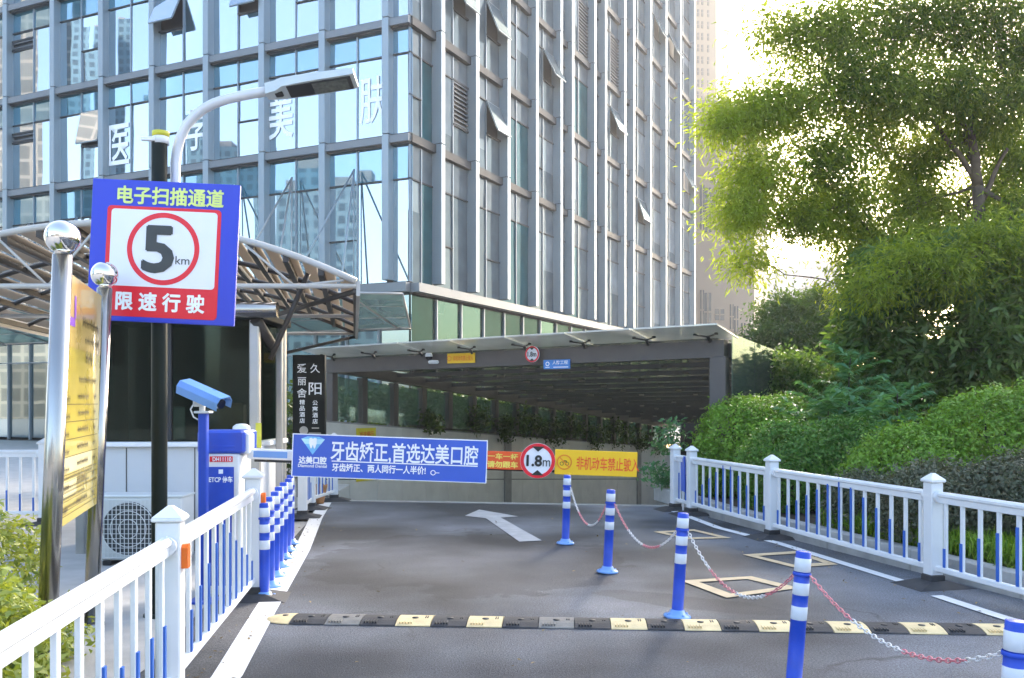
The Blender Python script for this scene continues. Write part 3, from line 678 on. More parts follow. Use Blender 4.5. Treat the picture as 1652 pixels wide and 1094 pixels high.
for k in range(8):
    t0=k*1.2+.02; t1=(k+1)*1.2-.01; s_=SN*.22; zt0=2.62-.055*t0; zt1=2.62-.055*t1; gm=MB()
    gm.slab([v3(rr(t0)+s_-FD*0,.25),v3(rr(t1)+s_,.2),v3(rr(t1)+s_,zt1),v3(rr(t0)+s_,zt0)],v3(SN,0),.012); gm.build('side_pane',M['side_glass'],rf)
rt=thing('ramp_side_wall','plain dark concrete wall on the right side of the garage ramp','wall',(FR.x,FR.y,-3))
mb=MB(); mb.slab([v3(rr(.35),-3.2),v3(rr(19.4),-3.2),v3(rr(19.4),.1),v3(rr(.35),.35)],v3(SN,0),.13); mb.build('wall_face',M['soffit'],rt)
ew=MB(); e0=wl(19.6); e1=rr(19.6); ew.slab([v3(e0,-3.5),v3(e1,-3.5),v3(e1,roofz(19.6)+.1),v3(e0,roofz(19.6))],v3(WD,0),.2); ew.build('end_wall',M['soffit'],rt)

# things fixed on the front beam
def beam_at(px):   # point on the beam's front face under photo column px
    k=(px-CX)/FPX; # W0+FD*s : x = k*y
    s=(k*W0.y-W0.x)/(FD.x-k*FD.y); p=W0+FD*s; f=s/LEN; return p+FNv*.0, za+(zb-za)*f
def sign_on_beam(px,py,wpx,hpx,off=.03):
    p,_=beam_at(px); c=P(px,py,p.y); sc=p.y/FPX
    return Board(c+v3(FNv,0)*off,v3(FD,0),(0,0,1),wpx*sc/FD.x*.92,hpx*sc,.02)
B=sign_on_beam(745,578,50,16); r=thing('hanging_sign','small yellow sign with orange letters on the ramp roof beam','sign',B.c); B.panel().build('panel',M['sign_yellow'],r)
merge(merge(B.text('非机动车禁止驶入',.05,0,width=B.w*.72,height=B.h*.52,bold=.02),B.ring(MB(),-B.w*.42,0,B.h*.2,B.h*.27,.003)),MB()).build('lettering',M['letter_orange'],r)
B=sign_on_beam(901,588,45,15,.07); r=thing('hanging_sign','small blue sign with white letters under the ramp roof beam','sign',B.c); B.panel().build('panel',M['canopy_blue'],r)
mb=MB(); merge(mb,B.text('人防工程',.07,.03,width=B.w*.58,height=B.h*.42,bold=.015)); B.rect(mb,-B.w*.12,-B.h*.36,B.w*.44,-B.h*.26,.003); B.ring(mb,-B.w*.34,.01,B.h*.15,B.h*.24,.003); B.rect(mb,-B.w*.42,-B.h*.34,-B.w*.26,-B.h*.27,.003)
mb.build('lettering',M['letter_white'],r)
def height_sign(B,rad,label,big):
    r=thing('height_limit_sign',label,'sign',B.c)
    d=MB(); n=48; d.add([B.at(rad*math.cos(2*math.pi*k/n),rad*math.sin(2*math.pi*k/n),e) for e in (0,-.02) for k in range(n)],[tuple(range(n)),tuple(range(2*n-1,n-1,-1))]+[(k,(k+1)%n,n+(k+1)%n,n+k) for k in range(n)]); d.build('disc',M['sign_white'],r)
    B.ring(MB(),0,0,rad*.79,rad*.99,.003).build('rim',M['sign_red'],r)
    mb=MB()
    if big:
        merge(mb,B.text('1.8',-rad*.2,0,width=rad*.86,height=rad*.62,bold=.035,d=.006)); merge(mb,B.text('m',rad*.5,-rad*.12,width=rad*.42,height=rad*.36,d=.006))
    else: merge(mb,B.text('1.8m',0,0,width=rad*1.25,height=rad*.6,bold=.03,d=.006))
    for s in (1,-1): B.poly(mb,[(-rad*.36,s*rad*.82),(rad*.36,s*rad*.82),(0,s*rad*.52)][::s],.0065)
    mb.build('lettering',M['sign_black'],r); return r
B=sign_on_beam(864,572,26,26,.12); height_sign(B,B.h/2,'small round height limit sign on the ramp roof beam, reading 1.8',False)
p,_=beam_at(697); c=P(697,576,p.y)+v3(FNv,0)*.1; r=thing('dome_camera','small white security camera on the ramp roof beam','camera',c)
MB().lathe([(0,.07),(.05,.07),(.07,.03),(.07,0)],c,14).build('housing',M['camera_white'],r); MB().lathe([(.065,0),(.055,-.04),(.02,-.065),(0,-.068)],c,14).build('dome',M['lens'],r); MB().bbox(c+Vector((.09,-.02,-.1)),(.2,.07,.07),.02).box(c+Vector((.0,.06,0)),(.05,.12,.05)).build('bracket',M['camera_white'],r)
# yellow sign on the tiled wall
k_=(589-CX)/FPX; s_=(k_*W0.y-W0.x)/(WD.x-k_*WD.y); pw=wl(s_); B=Board(v3(pw-NW*.04,EYE-(733-HY)/FPX*pw.y),v3(WD,0),(0,0,1),.62,1.12,.02)
r=thing('wall_sign','upright yellow sign on the tiled wall behind the blue banner','sign',B.c); B.panel().build('panel',M['sign_lemon'],r); B.text('减速慢行',0,.42,width=.46,height=.14,bold=.02).build('lettering',M['letter_orange'],r)

# ------------------------------------------------------------------ black hotel sign
Zs=14.6; c=P(498,640,Zs); B=Board(P(498,640,Zs),(1,.0,0),(0,0,1),52/FPX*Zs,1.36,.12)
r=thing('hotel_sign','tall black sign board with two columns of white letters','sign',(c.x,c.y,0)); B.panel().build('panel',M['black_panel'],r)
lg=MB()
for s in (-1,1): lg.box((c.x+s*.18,c.y+.06,(c.z-.68)/2),(.05,.05,c.z-.68))
lg.build('leg',M['dark_metal'],r)
mb=MB(); U=B.w
for ch,u,v,h in (('久',.2,.46,.15),('阳',.2,.13,.2),('爱',-.21,.46,.15),('丽',-.21,.25,.13),('舍',-.21,.06,.15)): merge(mb,B.text(ch,u*U,v,width=h*1.05,height=h,bold=.01))
for col,u,v0 in (('公寓酒店',.2,-.1),('精品酒店',-.2,-.09)):
    for i,ch in enumerate(col): merge(mb,B.text(ch,u*U,v0-.1*i,width=.085,height=.08,bold=.02))
mb.build('lettering',M['letter_white'],r)
em=MB(); B.disc(em,-.08,-.55,.07,.003); B.rect(em,.05,-.52,.17,-.5,.003); B.rect(em,.0,-.6,.2,-.585,.003); em.build('emblem',M['grey_steel'],r)

# ------------------------------------------------------------------ fences
def fence(label, pts, zt, group, picket=.2, post_h=.14, strips=None, front=-1, refl=True, px_w=.04, base=True, postw=.12, rot=0, skip_first=False):
    f=thing('road_fence',label,'fence',(pts[0][0],pts[0][1],0),group)
    for i,p in enumerate(pts):
        p=Vector(p); d=(Vector(pts[min(i+1,len(pts)-1)])-Vector(pts[max(i-1,0)])).normalized(); x=v3(d,0)
        if not (i==0 and skip_first):
            mb=MB(); h=zt+post_h-.06; mb.bbox(v3(p,(.08+h)/2),(postw,postw,h-.08),.008,x=x); po=mb.build('post',M['white_paint'],f)
            cp=MB(); w_=postw*.62
            cp.bbox(v3(p,h+.01),(postw*1.28,postw*1.28,.022),.006,x=x)
            y=Vector((-x.y,x.x,0)); top=v3(p,h+.075)
            cv=[v3(p,h+.021)+x*a*w_+y*b*w_ for a,b in ((-1,-1),(1,-1),(1,1),(-1,1))]; tv=[top+x*a*.012+y*b*.012 for a,b in ((-1,-1),(1,-1),(1,1),(-1,1))]
            cp.add(cv+tv,[(0,1,5,4),(1,2,6,5),(2,3,7,6),(3,0,4,7),(4,5,6,7)]); cp.build('cap',M['white_plain'],po)
            if base:
                bm_=MB(); bm_.bbox(v3(p,.05),(postw*1.2,postw*1.2,.1),.008,x=x)
                bx=.27; vs=[v3(p,0)+x*a*bx*.75+y*b*bx for a,b in ((-1,-1),(1,-1),(1,1),(-1,1))]+[v3(p,.05)+x*a*.1+y*b*.1 for a,b in ((-1,-1),(1,-1),(1,1),(-1,1))]
                bm_.add(vs,[(0,1,5,4),(1,2,6,5),(2,3,7,6),(3,0,4,7),(4,5,6,7),(3,2,1,0)]); bm_.build('foot',M['black_rubber'],po)
            if refl:
                rm_=MB(); c=v3(p,zt-.1)+y*front*(postw*.5+.012); rm_.add([c+x*a-y*front*0+Vector((0,0,b)) + y*front*e for e in (-.012,.02) for a,b in ((-.03,-.06),(.03,-.06),(.03,.045),(.015,.06),(-.015,.06),(-.03,.045))],[(5,4,3,2,1,0),(6,7,8,9,10,11)]+[(k,(k+1)%6,6+(k+1)%6,6+k) for k in range(6)]); rm_.build('reflector',M['orange'],po)
    for i in range(len(pts)-1):
        a=Vector(pts[i]); b=Vector(pts[i+1]); d=(b-a); L=d.length; d=d/L; x=v3(d,0); y=Vector((-x.y,x.x,0)); 
        tr=MB(); m_=v3((a+b)/2,zt-.02); tr.bbox(m_,(L-postw+.04,.062,.05),.016,x=x); tr.bbox(m_+Vector((0,0,-.045)),(L-postw+.02,.036,.05),.004,x=x)
        for e,s in ((a,1),(b,-1)): tr.tube([v3(e+d*s*(postw*.5-.004),zt-.04),v3(e+d*s*(postw*.5+.035),zt-.04)],.05,12)
        tr.build('top_rail',M['white_paint'],f)
        br=MB(); br.bbox(v3((a+b)/2,.155),(L-postw+.04,.045,.05),.008,x=x); br.build('bottom_rail',M['white_paint'],f)
        n=max(2,int(round((L-postw)/picket)))
        for k in range(n):
            s=postw/2+(L-postw)*(k+.5)/n; c=a+d*s; pk=MB(); pk.bbox(v3(c,(.18+zt-.085)/2),(px_w,.022,zt-.085-.176),.003,x=x); po=pk.build('picket',M['white_paint'],f)
            if strips:
                hh=strips(k,n,i)
                if hh>0.02:
                    st=MB(); st.box(v3(c,.182+hh/2)+y*front*.0165,(px_w*.6,.011,hh),x=x); st.build('blue_strip',M['blue_strip'],po)
    return f
tri=lambda k,n,i: .12+.5*(1-abs(2*(k+.5)/n-1))
GF='white steel road fences'
fence('white picket road fence in the left foreground with orange reflectors',[(-1.40,1.95),(-1.73,4.55),(-2.05,7.13)],.875,GF,picket=.235,strips=lambda k,n,i:.1+.48*(1-abs(2*(k+.5)/n-1)) if i else .1+.42*(k+.5)/n if k<n*.6 else .28,front=-1,px_w=.042)
fence('white picket road fence along the planted bank on the right',[(2.36,13.0),(2.49,12.45),(2.98,10.3),(3.57,7.62),(4.2,4.8)],.80,GF,picket=.2,strips=tri,front=-1,refl=False,px_w=.038,postw=.115)
fence('short white road fence ending beyond the blue bollards',[(-2.83,12.15),(-2.93,13.1),(-2.82,14.25),(-3.25,14.75)],.92,GF,picket=.16,strips=tri,front=-1,refl=False)
fence('white fence with blue strips behind the left shrubs',[(-9.2,11.4),(-7.9,11.4),(-5.92,11.4)],.95,GF,picket=.17,strips=lambda k,n,i:.62*(1-.8*k/n),front=-1,refl=False,px_w=.03)
# blue board end at the far end of the right fence
bd=thing('blue_board','narrow blue and white board at the far end of the right fence','board',(2.42,12.75,0)); MB().bbox((2.42,12.72,.55),(.02,.3,.5),.008,x=(1,.0,0)).build('panel',M['banner_blue'],bd); MB().box((2.42,12.72,.15),(.016,.04,.3)).build('stake',M['white_paint'],bd)

# ------------------------------------------------------------------ bollards and chains
def bollard():
    o=thing('bollard','blue flexible bollard with white bands','bollard',(0,0,0),'blue and white traffic bollards')
    H=.755; r0=.04
    zs=[.03,.40,.472,.532,.598,.656,.729,.79]; zs=[.035,.392,.464,.524,.59,.648,.721,.752]
    prof=[(r0+.004,.035)]; ms=[]
    cols=[0,1,0,1,0,1,0]
    for i in range(7):
        rr_=r0+(.0025 if cols[i] else 0)+(.004*(1-i/6) if not cols[i] else 0)*.3
        prof.append((rr_,zs[i]+.001)); prof.append((rr_,zs[i+1]-.001)); ms+= [cols[i],cols[i]]
    prof.append((.03,H)); prof.append((0,H+.001)); ms+=[0,0]
    MB().lathe(prof,(0,0,0),20,ms).build('tube',[M['blue_plastic'],M['reflective_white']],o)
    fl=MB().lathe([(0,.0),(.098,.0),(.1,.012),(.092,.02),(.06,.03),(.05,.055),(.043,.058)],(0,0,0),24)
    for k in range(4):
        a=k*math.pi/2+.4; fl.lathe([(.011,.018),(.011,.032),(0,.034)],(.078*math.cos(a),.078*math.sin(a),0),6)
    fl.build('flange',M['camera_blue'],o)
    ey=MB(); 
    ey.lathe([(.046,.625),(.048,.628),(.048,.64),(.046,.643)],(0,0,0),16); 
    ey.build('chain_clip',M['blue_plastic'],o)
    return o
bp=bollard()
RB=[(.585,9.86,.03,'farthest blue bollard of the chained row on the road'),(.87,8.2,.045,'second farthest blue bollard of the chained row on the road'),(1.19,6.48,.06,'middle blue bollard of the chained row, standing behind the speed bump'),(1.50,4.8,.08,'second nearest blue bollard of the chained row, in front of the speed bump'),(1.80,3.27,.05,'nearest blue bollard of the chained row, cut by the photo edge')]
LBt=['nearest','second','third','fourth','fifth','sixth','farthest']
first=True
def put(x,y,lean,label,rz=0):
    global first
    o=bp if first else copy_tree(bp); first=False
    o.location=(x,y,.004); o.rotation_euler=(R(random.uniform(-.6,.6)),lean,rz); o['label']=label; return o
tops=[]
for x,y,l,lab in RB: put(x,y,l,lab); tops.append(Vector((x+.63*l,y,.632)))
for i in range(7):
    t=i/6; x=-1.955-.47*t; y=7.1+2.75*t; put(x,y,R(random.uniform(-.8,1.2)),('%s of the seven blue bollards packed beside the left white line'%LBt[i]),random.uniform(0,3))
chl=['red and white chain between the two farthest road bollards','red and white chain sagging to the middle road bollard','red and white chain from the middle to the second nearest road bollard','red and white chain hanging to the nearest road bollard']
sag=[.3,.24,.27,.17]
for i in range(4):
    a=tops[i]+Vector((.035,-.02,0)); b=tops[i+1]+Vector((-.03,.03,0)); n=int((b-a).length*1.12/.034)
    pts=[]
    for k in range(n+1):
        t=k/n; p=a.lerp(b,t); p.z-=sag[i]*4*t*(1-t)*(1+.15*(t-.5)); pts.append(p)
    mb=MB()
    for k in range(n):
        p,q=pts[k],pts[k+1]; d=(q-p).normalized(); c=(p+q)/2; up=d.cross(Vector((0,1,.3))).normalized(); sd_=d.cross(up)
        u=up if k%2 else sd_; ring=[]
        for j in range(8):
            an=2*math.pi*j/8; ring.append(c+d*(.020*math.cos(an))+u*(.0095*math.sin(an)))
        mb.tube(ring+[ring[0]],  .0032,5,mi=(0 if (k//14+i)%2 else 1),cap=False)
    tag(mb.build('chain',[M['chain_red'],M['chain_white']]),chl[i],'chain','red and white plastic chains')

# ------------------------------------------------------------------ speed bump
sb=thing('speed_bump','black and yellow rubber speed bump across the road','speed bump',(-1.6,6.4,0))
s0=Vector((-1.55,6.43)); s1=Vector((3.42,6.12)); sdv=(s1-s0).normalized(); SLn=(s1-s0).length; nn=Vector((-sdv.y,sdv.x))
pat='bfbybybfbybybybybyby'; pat='bfbybybfbybybybybyby'
prof=[(-.155,.004),(-.148,.010),(-.08,.026),(-.03,.031),(.03,.031),(.08,.026),(.148,.010),(.155,.004)]
def bump_seg(a,b,mat):
    mb=MB(); N=len(prof); vs=[v3(s0+sdv*s+nn*u,z) for s in (a,b) for u,z in prof]
    mb.add(vs,[(i,i+1,N+i+1,N+i) for i in range(N-1)]+[tuple(range(N-1,-1,-1)),tuple(range(N,2*N))])
    m_=(a+b)/2
    for u in (-.02,): mb.lathe([(.024,.031),(.024,.034),(.0,.0345)],v3(s0+sdv*m_+nn*u,0),10,1)
    for k in range(5): # raised grip bars
        mb.box(v3(s0+sdv*(a+.03+.02*k)+nn*-.1,.021),(.009,.07,.014),0,x=v3(sdv,0))
    for k in range(2): mb.box(v3(s0+sdv*(b-.05+.015*k)+nn*-.0,.0325),(.006,.05,.006),1,x=v3(sdv,0))
    mb.build('segment',[mat,M['dark_metal']],sb)
seg=SLn/20
for i,ch in enumerate(pat): bump_seg(i*seg+.003,(i+1)*seg-.003,{'b':M['black_rubber'],'y':M['yellow_rubber'],'f':M['faded_rubber']}[ch])
ec=MB(); N=len(prof); kk=7; vs=[]
for j in range(kk):
    a=j/(kk-1)*math.pi/2; s=-.2*math.sin(a)-.003; sc=max(.02,math.cos(a))
    vs+=[v3(s0+sdv*s+nn*u*sc,.004+(z-.004)*(.25+.75*sc)) for u,z in prof]
ec.add(vs,[(j*N+i,j*N+i+1,(j+1)*N+i+1,(j+1)*N+i) for j in range(kk-1) for i in range(N-1)]); ec.lathe([(.022,.028),(.022,.033),(0,.0335)],v3(s0-sdv*.07,0),10,1); ec.build('end_cap',[M['yellow_rubber'],M['dark_metal']],sb)

# ------------------------------------------------------------------ barrier gate with banners
Zg=7.35
bg_=thing('barrier_gate','blue and white car park barrier cabinet with its boom lowered','barrier gate',(-2.34,7.4,0))
cx,cy=-2.34,7.4
mb=MB(); mb.bbox((cx-.02,cy,.57),(.33,.34,1.14),.012,0); mb.bbox((cx-.0,cy,1.235),(.38,.37,.185),.018,1); mb.bbox((cx-.02,cy-.182,1.2),(.28,.012,.012),.003,1); mb.build('cabinet',[M['white_plain'],M['blue_paint']],bg_)
Bc=Board((cx-.03,cy-.172,.58),(1,0,0),(0,0,1),.31,.88,.004)
mb=MB(); Bc.rect(mb,-.13,-.5,.135,.455,.004); mb.build('front_panel',M['blue_paint'],bg_)
mb=MB(); merge(mb,Bc.text('ETCP 停车',.03,.355,width=.19,height=.05,bold=.03,d=.006)); Bc.rect(mb,.012,.40,.048,.435,.006); mb.build('lettering',M['letter_white'],bg_)
mb=MB(); Bc.rect(mb,-.06,.495,.125,.54,.004); mb.build('plate',M['sign_red'],bg_); Bc.text('DH11110',.04,.5175,width=.15,height=.034,bold=.025,d=.007).build('plate_lettering',M['letter_white'],bg_)
MB().bbox((cx+.19,cy-.06,1.22),(.05,.16,.17),.01).build('hinge_cover',M['white_plain'],bg_)
# boom
bs=Vector((-2.16,Zg,1.135)); be=Vector((1.02,Zg,1.02)); bx=(be-bs).normalized()
mb=MB(); mb.bbox((bs+be)/2,((be-bs).length,.045,.085),.008,0,x=bx,z=Vector((0,0,1))-bx*bx.z)
for k,(a,b,mi) in enumerate(((.05,.33,1),(.62,.9,1))): mb.bbox(bs+bx*(a+b)/2,(b-a,.05,.055),.004,1,x=bx,z=Vector((0,0,1))-bx*bx.z)
mb.build('boom',[M['white_plain'],M['camera_blue']],bg_)
mb=MB(); mb.bbox((bs+be)/2+Vector((0,.02,-.055)),((be-bs).length-.1,.03,.02),.003,0,x=bx,z=Vector((0,0,1))-bx*bx.z); mb.build('rubber_edge',M['black_rubber'],bg_)
uz=(Vector((0,0,1))-bx*bx.z).normalized()
# blue dental banner
tl=P(472,702,Zg-.05); 
B=Board(P(628.5,739.5,Zg-.05),bx,uz,313/FPX*Zg,69/FPX*Zg,.015)
r=thing('banner','long blue advertising banner with white letters on the boom','banner',B.c); B.panel().build('panel',M['banner_blue'],r)
k=B.w/313
def bu(px): return (px-628.5)*k
def bv(py): return (739.5-py)*k
mb=MB()
merge(mb,B.text('牙齿矫正,首选达美口腔',bu(652),bv(731)+.0,width=236*k,height=33*k,bold=.018)); merge(mb,B.text('牙齿矫正、两人同行一人半价!',bu(612),bv(757),width=150*k,height=13*k,bold=.03))
B.rect(mb,bu(536),bv(748),bu(770),bv(746.3),.003); merge(mb,B.text('达美口腔',bu(505.5),bv(747),width=44*k,height=12*k,bold=.04)); merge(mb,B.text('Diamond Dental',bu(505.5),bv(756),width=46*k,height=5*k,bold=.02))
B.ring(mb,bu(699),bv(760),3*k,4.3*k,.003,0,14); B.rect(mb,bu(702),bv(760.6),bu(709),bv(759.4),.003)
mb.build('lettering',M['letter_white'],r)
lg=MB(); D_=[(486,713),(496,709),(515,709),(524,713),(505,738)]
B.poly(lg,[(bu(x),bv(y)) for x,y in D_][::-1],.003,0)
B.poly(lg,[(bu(x),bv(y)) for x,y in ((486,713),(524,713),(518,721),(492,721))][::-1],.0036,1)
B.poly(lg,[(bu(x),bv(y)) for x,y in ((499,712),(502,711),(505,712.5),(508,711),(511,712),(511,720),(508.5,728),(507,728),(505,722),(503,728),(501.5,728),(499,720))][::-1],.0042,2)
lg.build('logo',[M['sky_blue'],M['pale_blue'],M['letter_white']],r)
lm=MB(); B.rect(lm,-B.w/2,B.h/2-.008,B.w/2,B.h/2,.002); B.rect(lm,-B.w/2,-B.h/2,B.w/2,-B.h/2+.005,.002); B.rect(lm,-B.w/2,-B.h/2+.005,-B.w/2+.008,B.h/2-.008,.002); B.rect(lm,B.w/2-.008,-B.h/2+.005,B.w/2,B.h/2-.008,.002); lm.build('edge_trim',M['letter_white'],r)
# small red plate
B=Board(P(815,743,Zg-.05),bx,uz,62/FPX*Zg,29/FPX*Zg,.012); r=thing('boom_plate','small orange red plate with yellow letters on the boom','sign',B.c); B.panel().build('panel',M['sign_orange'],r)
mb=MB(); merge(mb,B.text('一车一杆',-.02,.033,width=B.w*.78,height=B.h*.33,bold=.03)); merge(mb,B.text('请勿跟车',-.02,-.033,width=B.w*.78,height=B.h*.36,bold=.04)); mb.build('lettering',M['letter_yellow'],r)
B=Board(P(867.5,743.5,Zg-.085),bx,uz,.3,.28,.02); height_sign(B,.142,'round red and white height limit sign on the boom, reading 1.8m',True)
B=Board(P(961.5,747.5,Zg-.05),bx,uz,132/FPX*Zg,40/FPX*Zg,.015); r=thing('boom_plate','yellow plate with red letters and no cycling symbol on the boom','sign',B.c); B.panel().build('panel',M['sign_yellow'],r)
mb=MB(); merge(mb,B.text('非机动车禁止驶入',.095,-.004,width=B.w*.76,height=B.h*.54,bold=.012)); mb.build('lettering',M['sign_orange'],r)
mb=MB(); u=-B.w*.385; B.ring(mb,u,0,.052,.062,.003,0,32); B.poly(mb,[(u-.04,.034),(u-.034,.04),(u+.04,-.034),(u+.034,-.04)][::-1],.0035)
B.ring(mb,u-.02,-.012,.012,.016,.003,1,16); B.ring(mb,u+.022,-.012,.012,.016,.003,1,16); B.poly(mb,[(u-.02,-.012),(u-.005,.014),(u+.018,.014),(u+.022,-.008),(u+.012,.006),(u-.004,.006)][::-1],.003,1); mb.build('symbol',[M['letter_orange'],M['sign_black']],r)

# white rounded post behind the cabinet
wp=thing('white_post','short white rounded post behind the blue barrier cabinet','post',(-2.62,8.7,0)); MB().lathe([(.085,0),(.085,1.28),(.08,1.32),(.05,1.345),(0,1.35)],(-2.62,8.7,0),20).build('tube',M['white_plain'],wp); MB().lathe([(.13,0),(.13,.015),(.1,.02)],(-2.62,8.7,.012),20).build('base',M['grey_steel'],wp)

# ------------------------------------------------------------------ camera post
cp_=thing('camera_post','blue post with a blue hooded number plate camera','camera',(-2.36,6.95,0)); cxp=-2.385; cyp=6.95
MB().bbox((cxp,cyp,.735),(.065,.065,1.47),.006).bbox((cxp,cyp,.02),(.2,.2,.02),.004).build('post',M['blue_paint'],cp_)
mb=MB(); mb.bbox((cxp,cyp,1.478),(.12,.1,.018),.004); mb.tube([(cxp-.01,cyp,1.485),(cxp-.01,cyp,1.53)],.022,10); mb.bbox((cxp-.03,cyp,1.545),(.09,.06,.05),.008); mb.tube([(cxp-.06,cyp-.03,1.55),(cxp-.09,cyp-.03,1.5),(cxp-.07,cyp-.02,1.44),(cxp-.035,cyp-.02,1.42)],.006,6); mb.build('bracket',M['camera_white'],cp_)
hx=Vector((.86,-.38,-.33)).normalized(); hz=(Vector((.0,-.2,1))-hx*hx.dot(Vector((0,-.2,1)))).normalized(); hc=Vector((cxp-.0,cyp-.02,1.605)); hy=hz.cross(hx)
mb=MB(); mb.bbox(hc+hx*.01,(.36,.105,.085),.02,x=hx,z=hz); ho=mb.build('camera_body',M['camera_white'],cp_)
hd=MB(); pf=[(-.075,-.035),(-.078,.02),(-.05,.058),(.05,.058),(.078,.02),(.075,-.035)]
for e0,e1 in (((-.2,1),(.225,1)),):
    vs=[hc+hx*s+hy*u*sc+hz*(v+d) for (s,sc) in (e0,e1) for d in (0,.008) for (u,v) in pf]
    n=6
    hd.add(vs,[(i,i+1,2*n+i+1,2*n+i) for i in range(5)]+[(n+i+1,n+i,3*n+i,3*n+i+1) for i in range(5)]+[(i,n+i,n+i+1,i+1) for i in range(5)]+[(2*n+i,2*n+i+1,3*n+i+1,3*n+i) for i in range(5)])
hd.build('hood',M['camera_blue'],cp_)
ln=MB(); ln.tube([hc+hx*.185,hc+hx*.2],.038,16); ln.build('lens',M['lens'],ho)

# ------------------------------------------------------------------ speed limit sign on the black pole, lamp
Zp=6.5; pcx=-2.55; th=R(-2.7)
pole=thing('speed_limit_sign','blue square speed limit sign with a red ringed 5 on a black pole','sign',(pcx,Zp,0))
MB().lathe([(.055,0),(.055,3.44)],(pcx,Zp,0),20).lathe([(.11,0),(.11,.015),(.05,.02)],(pcx,Zp,.012),20).build('pole',M['black_metal'],pole)
mb=MB(); mb.lathe([(.05,3.42),(.058,3.42),(.058,3.47),(.05,3.475)],(pcx+.01,Zp,0),20,0); mb.lathe([(.053,3.475),(.06,3.48),(.06,3.51),(0,3.515)],(pcx+.01,Zp,0),20,1); mb.bbox((pcx-.06,Zp-.05,3.445),(.1,.03,.03),.004); mb.build('clamp',[M['white_plain'],M['yellow_band']],pole)
ux=Vector((math.cos(th),0,math.sin(th))); uzz=Vector((-math.sin(th),0,math.cos(th)))
B=Board(P(263.5,407,Zp-.1),ux,uzz,238/FPX*Zp*.985,228/FPX*Zp*.985,.025); k=B.w/238
B.panel().build('board',M['sign_blue'],pole)
def su(px): return (px-119)*k
def sv(py): return (114-py)*k
mb=MB(); B.rect(mb,su(26),sv(220),su(210),sv(42),.002,0,.03); mb.build('red_field',M['sign_red'],pole)
mb=MB(); B.rect(mb,su(33),sv(171),su(204),sv(47),.004,0,.025); mb.build('white_field',M['sign_white'],pole)
mb=MB(); B.ring(mb,su(119),sv(109),.222,.258,.006,0,64); mb.build('ring',M['sign_red'],pole)
mb=MB(); merge(mb,B.text('5',su(111),sv(110),width=.215,height=.325,bold=.03,d=.0075)); mb.build('number',M['sign_grey'],pole)
B.text('km',su(151),sv(126),width=.1,height=.058,bold=.0,d=.0075).build('unit_lettering',M['sign_grey'],pole)
B.text('电子扫描通道',su(127),sv(24),width=.755,height=.125,bold=.03,d=.004).build('title_lettering',M['sign_lime'],pole)
tb=B.text('限 速 行 驶',su(118),sv(195),width=.63,height=.13,bold=.035,d=.005)
tb.build('lower_lettering',M['letter_white'],pole)
mb=MB()
for zc in (-.25,.25): mb.bbox(B.at(-.03,zc,-.045),(.22,.03,.03),.004,x=ux)
mb.build('bracket',M['grey_steel'],pole)
lp=thing('street_lamp','white gooseneck street lamp with a flat grey head above the speed sign','street lamp',(-2.46,6.6,2.2))
pts=[P(282,500,6.6),P(282,400,6.6),P(283,300,6.6)]
for px,py in ((283,262),(286,240),(291,222),(300,203),(313,188),(328,176),(345,167),(366,160),(392,154),(432,147)): pts.append(P(px,py,6.6))
MB().tube(pts,[.036]*len(pts),14).build('arm',M['lamp_pole'],lp)
mb=MB()
for py in (330,480): q=P(270,py,6.55); mb.bbox(q,(.16,.05,.05),.006)
mb.build('pole_clamp',M['grey_steel'],lp)
h0=P(430,148,6.6); h1=P(574,127,6.6); hx=(h1-h0).normalized(); hz=(Vector((.0,.22,1))-hx*hx.dot(Vector((0,.22,1)))).normalized(); L=(h1-h0).length; hy=hz.cross(hx)
mb=MB()
def tp(s,hw,hh,z): return [h0+hx*s+hy*a*hw+hz*(z+b*hh) for a,b in ((-1,-1),(1,-1),(1,1),(-1,1))]
rings=[(0,.045,.042,.0),(.08,.06,.042,0.0),(.13,.085,.036,.006),(.3,.095,.032,.006),(L-.03,.095,.026,.006),(L,.09,.02,.006)]
vs=[];
for q in rings: vs+=tp(*q)
fs=[(4*i+j,4*i+(j+1)%4,4*i+4+(j+1)%4,4*i+4+j) for i in range(5) for j in range(4)]+[(3,2,1,0),(20,21,22,23)]
mb.add(vs,fs)
for k in range(5): mb.box(h0+hx*(.1+.035*k)+hz*.04,(.008,.1,.02),0,x=hx,z=hz)
hd=mb.build('lamp_head',M['lamp_grey'],lp)
mb=MB(); mb.bbox(h0+hx*(.15+(L-.17)/2)-hz*.024,(L-.19,.15,.02),.004,0,x=hx,z=hz); mb.bbox(h0+hx*(.33+(L-.37)/2)-hz*.034,(L-.40,.13,.008),.002,1,x=hx,z=hz); mb.bbox(h0+hx*.09-hz*.03,(.06,.06,.03),.006,0,x=hx,z=hz); mb.build('led_panel',[M['dark_metal'],M['led']],hd)

# ------------------------------------------------------------------ steel information board
ib=thing('notice_board','steel two post notice board with a yellow price list and ball caps','notice board',(-2.41,4.8,0))
A0=Vector((-2.45,4.8)); A1=Vector((-2.86,6.2)); ln_=Vector((.05,0))
for p in (A0,A1):
    top=v3(p+ln_,2.34); mb=MB(); mb.tube([v3(p-ln_*.9,0),top],.05,24); mb.lathe([(.09,0),(.09,.02),(.05,.025)],v3(p-ln_*.9,.012),20); po=mb.build('post',M['steel'],ib)
    MB().lathe([(.05,0),(.035,.012),(.035,.02)],top,20).ball(top+Vector((0,0,.095)),.09,32).build('ball_cap',M['chrome'],po)
d=(A1-A0).normalized(); x3=v3(d,0)+Vector((0,0,-.0)); c=v3((A0+A1)/2+ln_*.45,1.57); up=Vector((.021,0,1)).normalized()
Wb=(A1-A0).length-.14; B=Board(c+Vector((.0,0,0)),x3,up,Wb,1.42,.03)
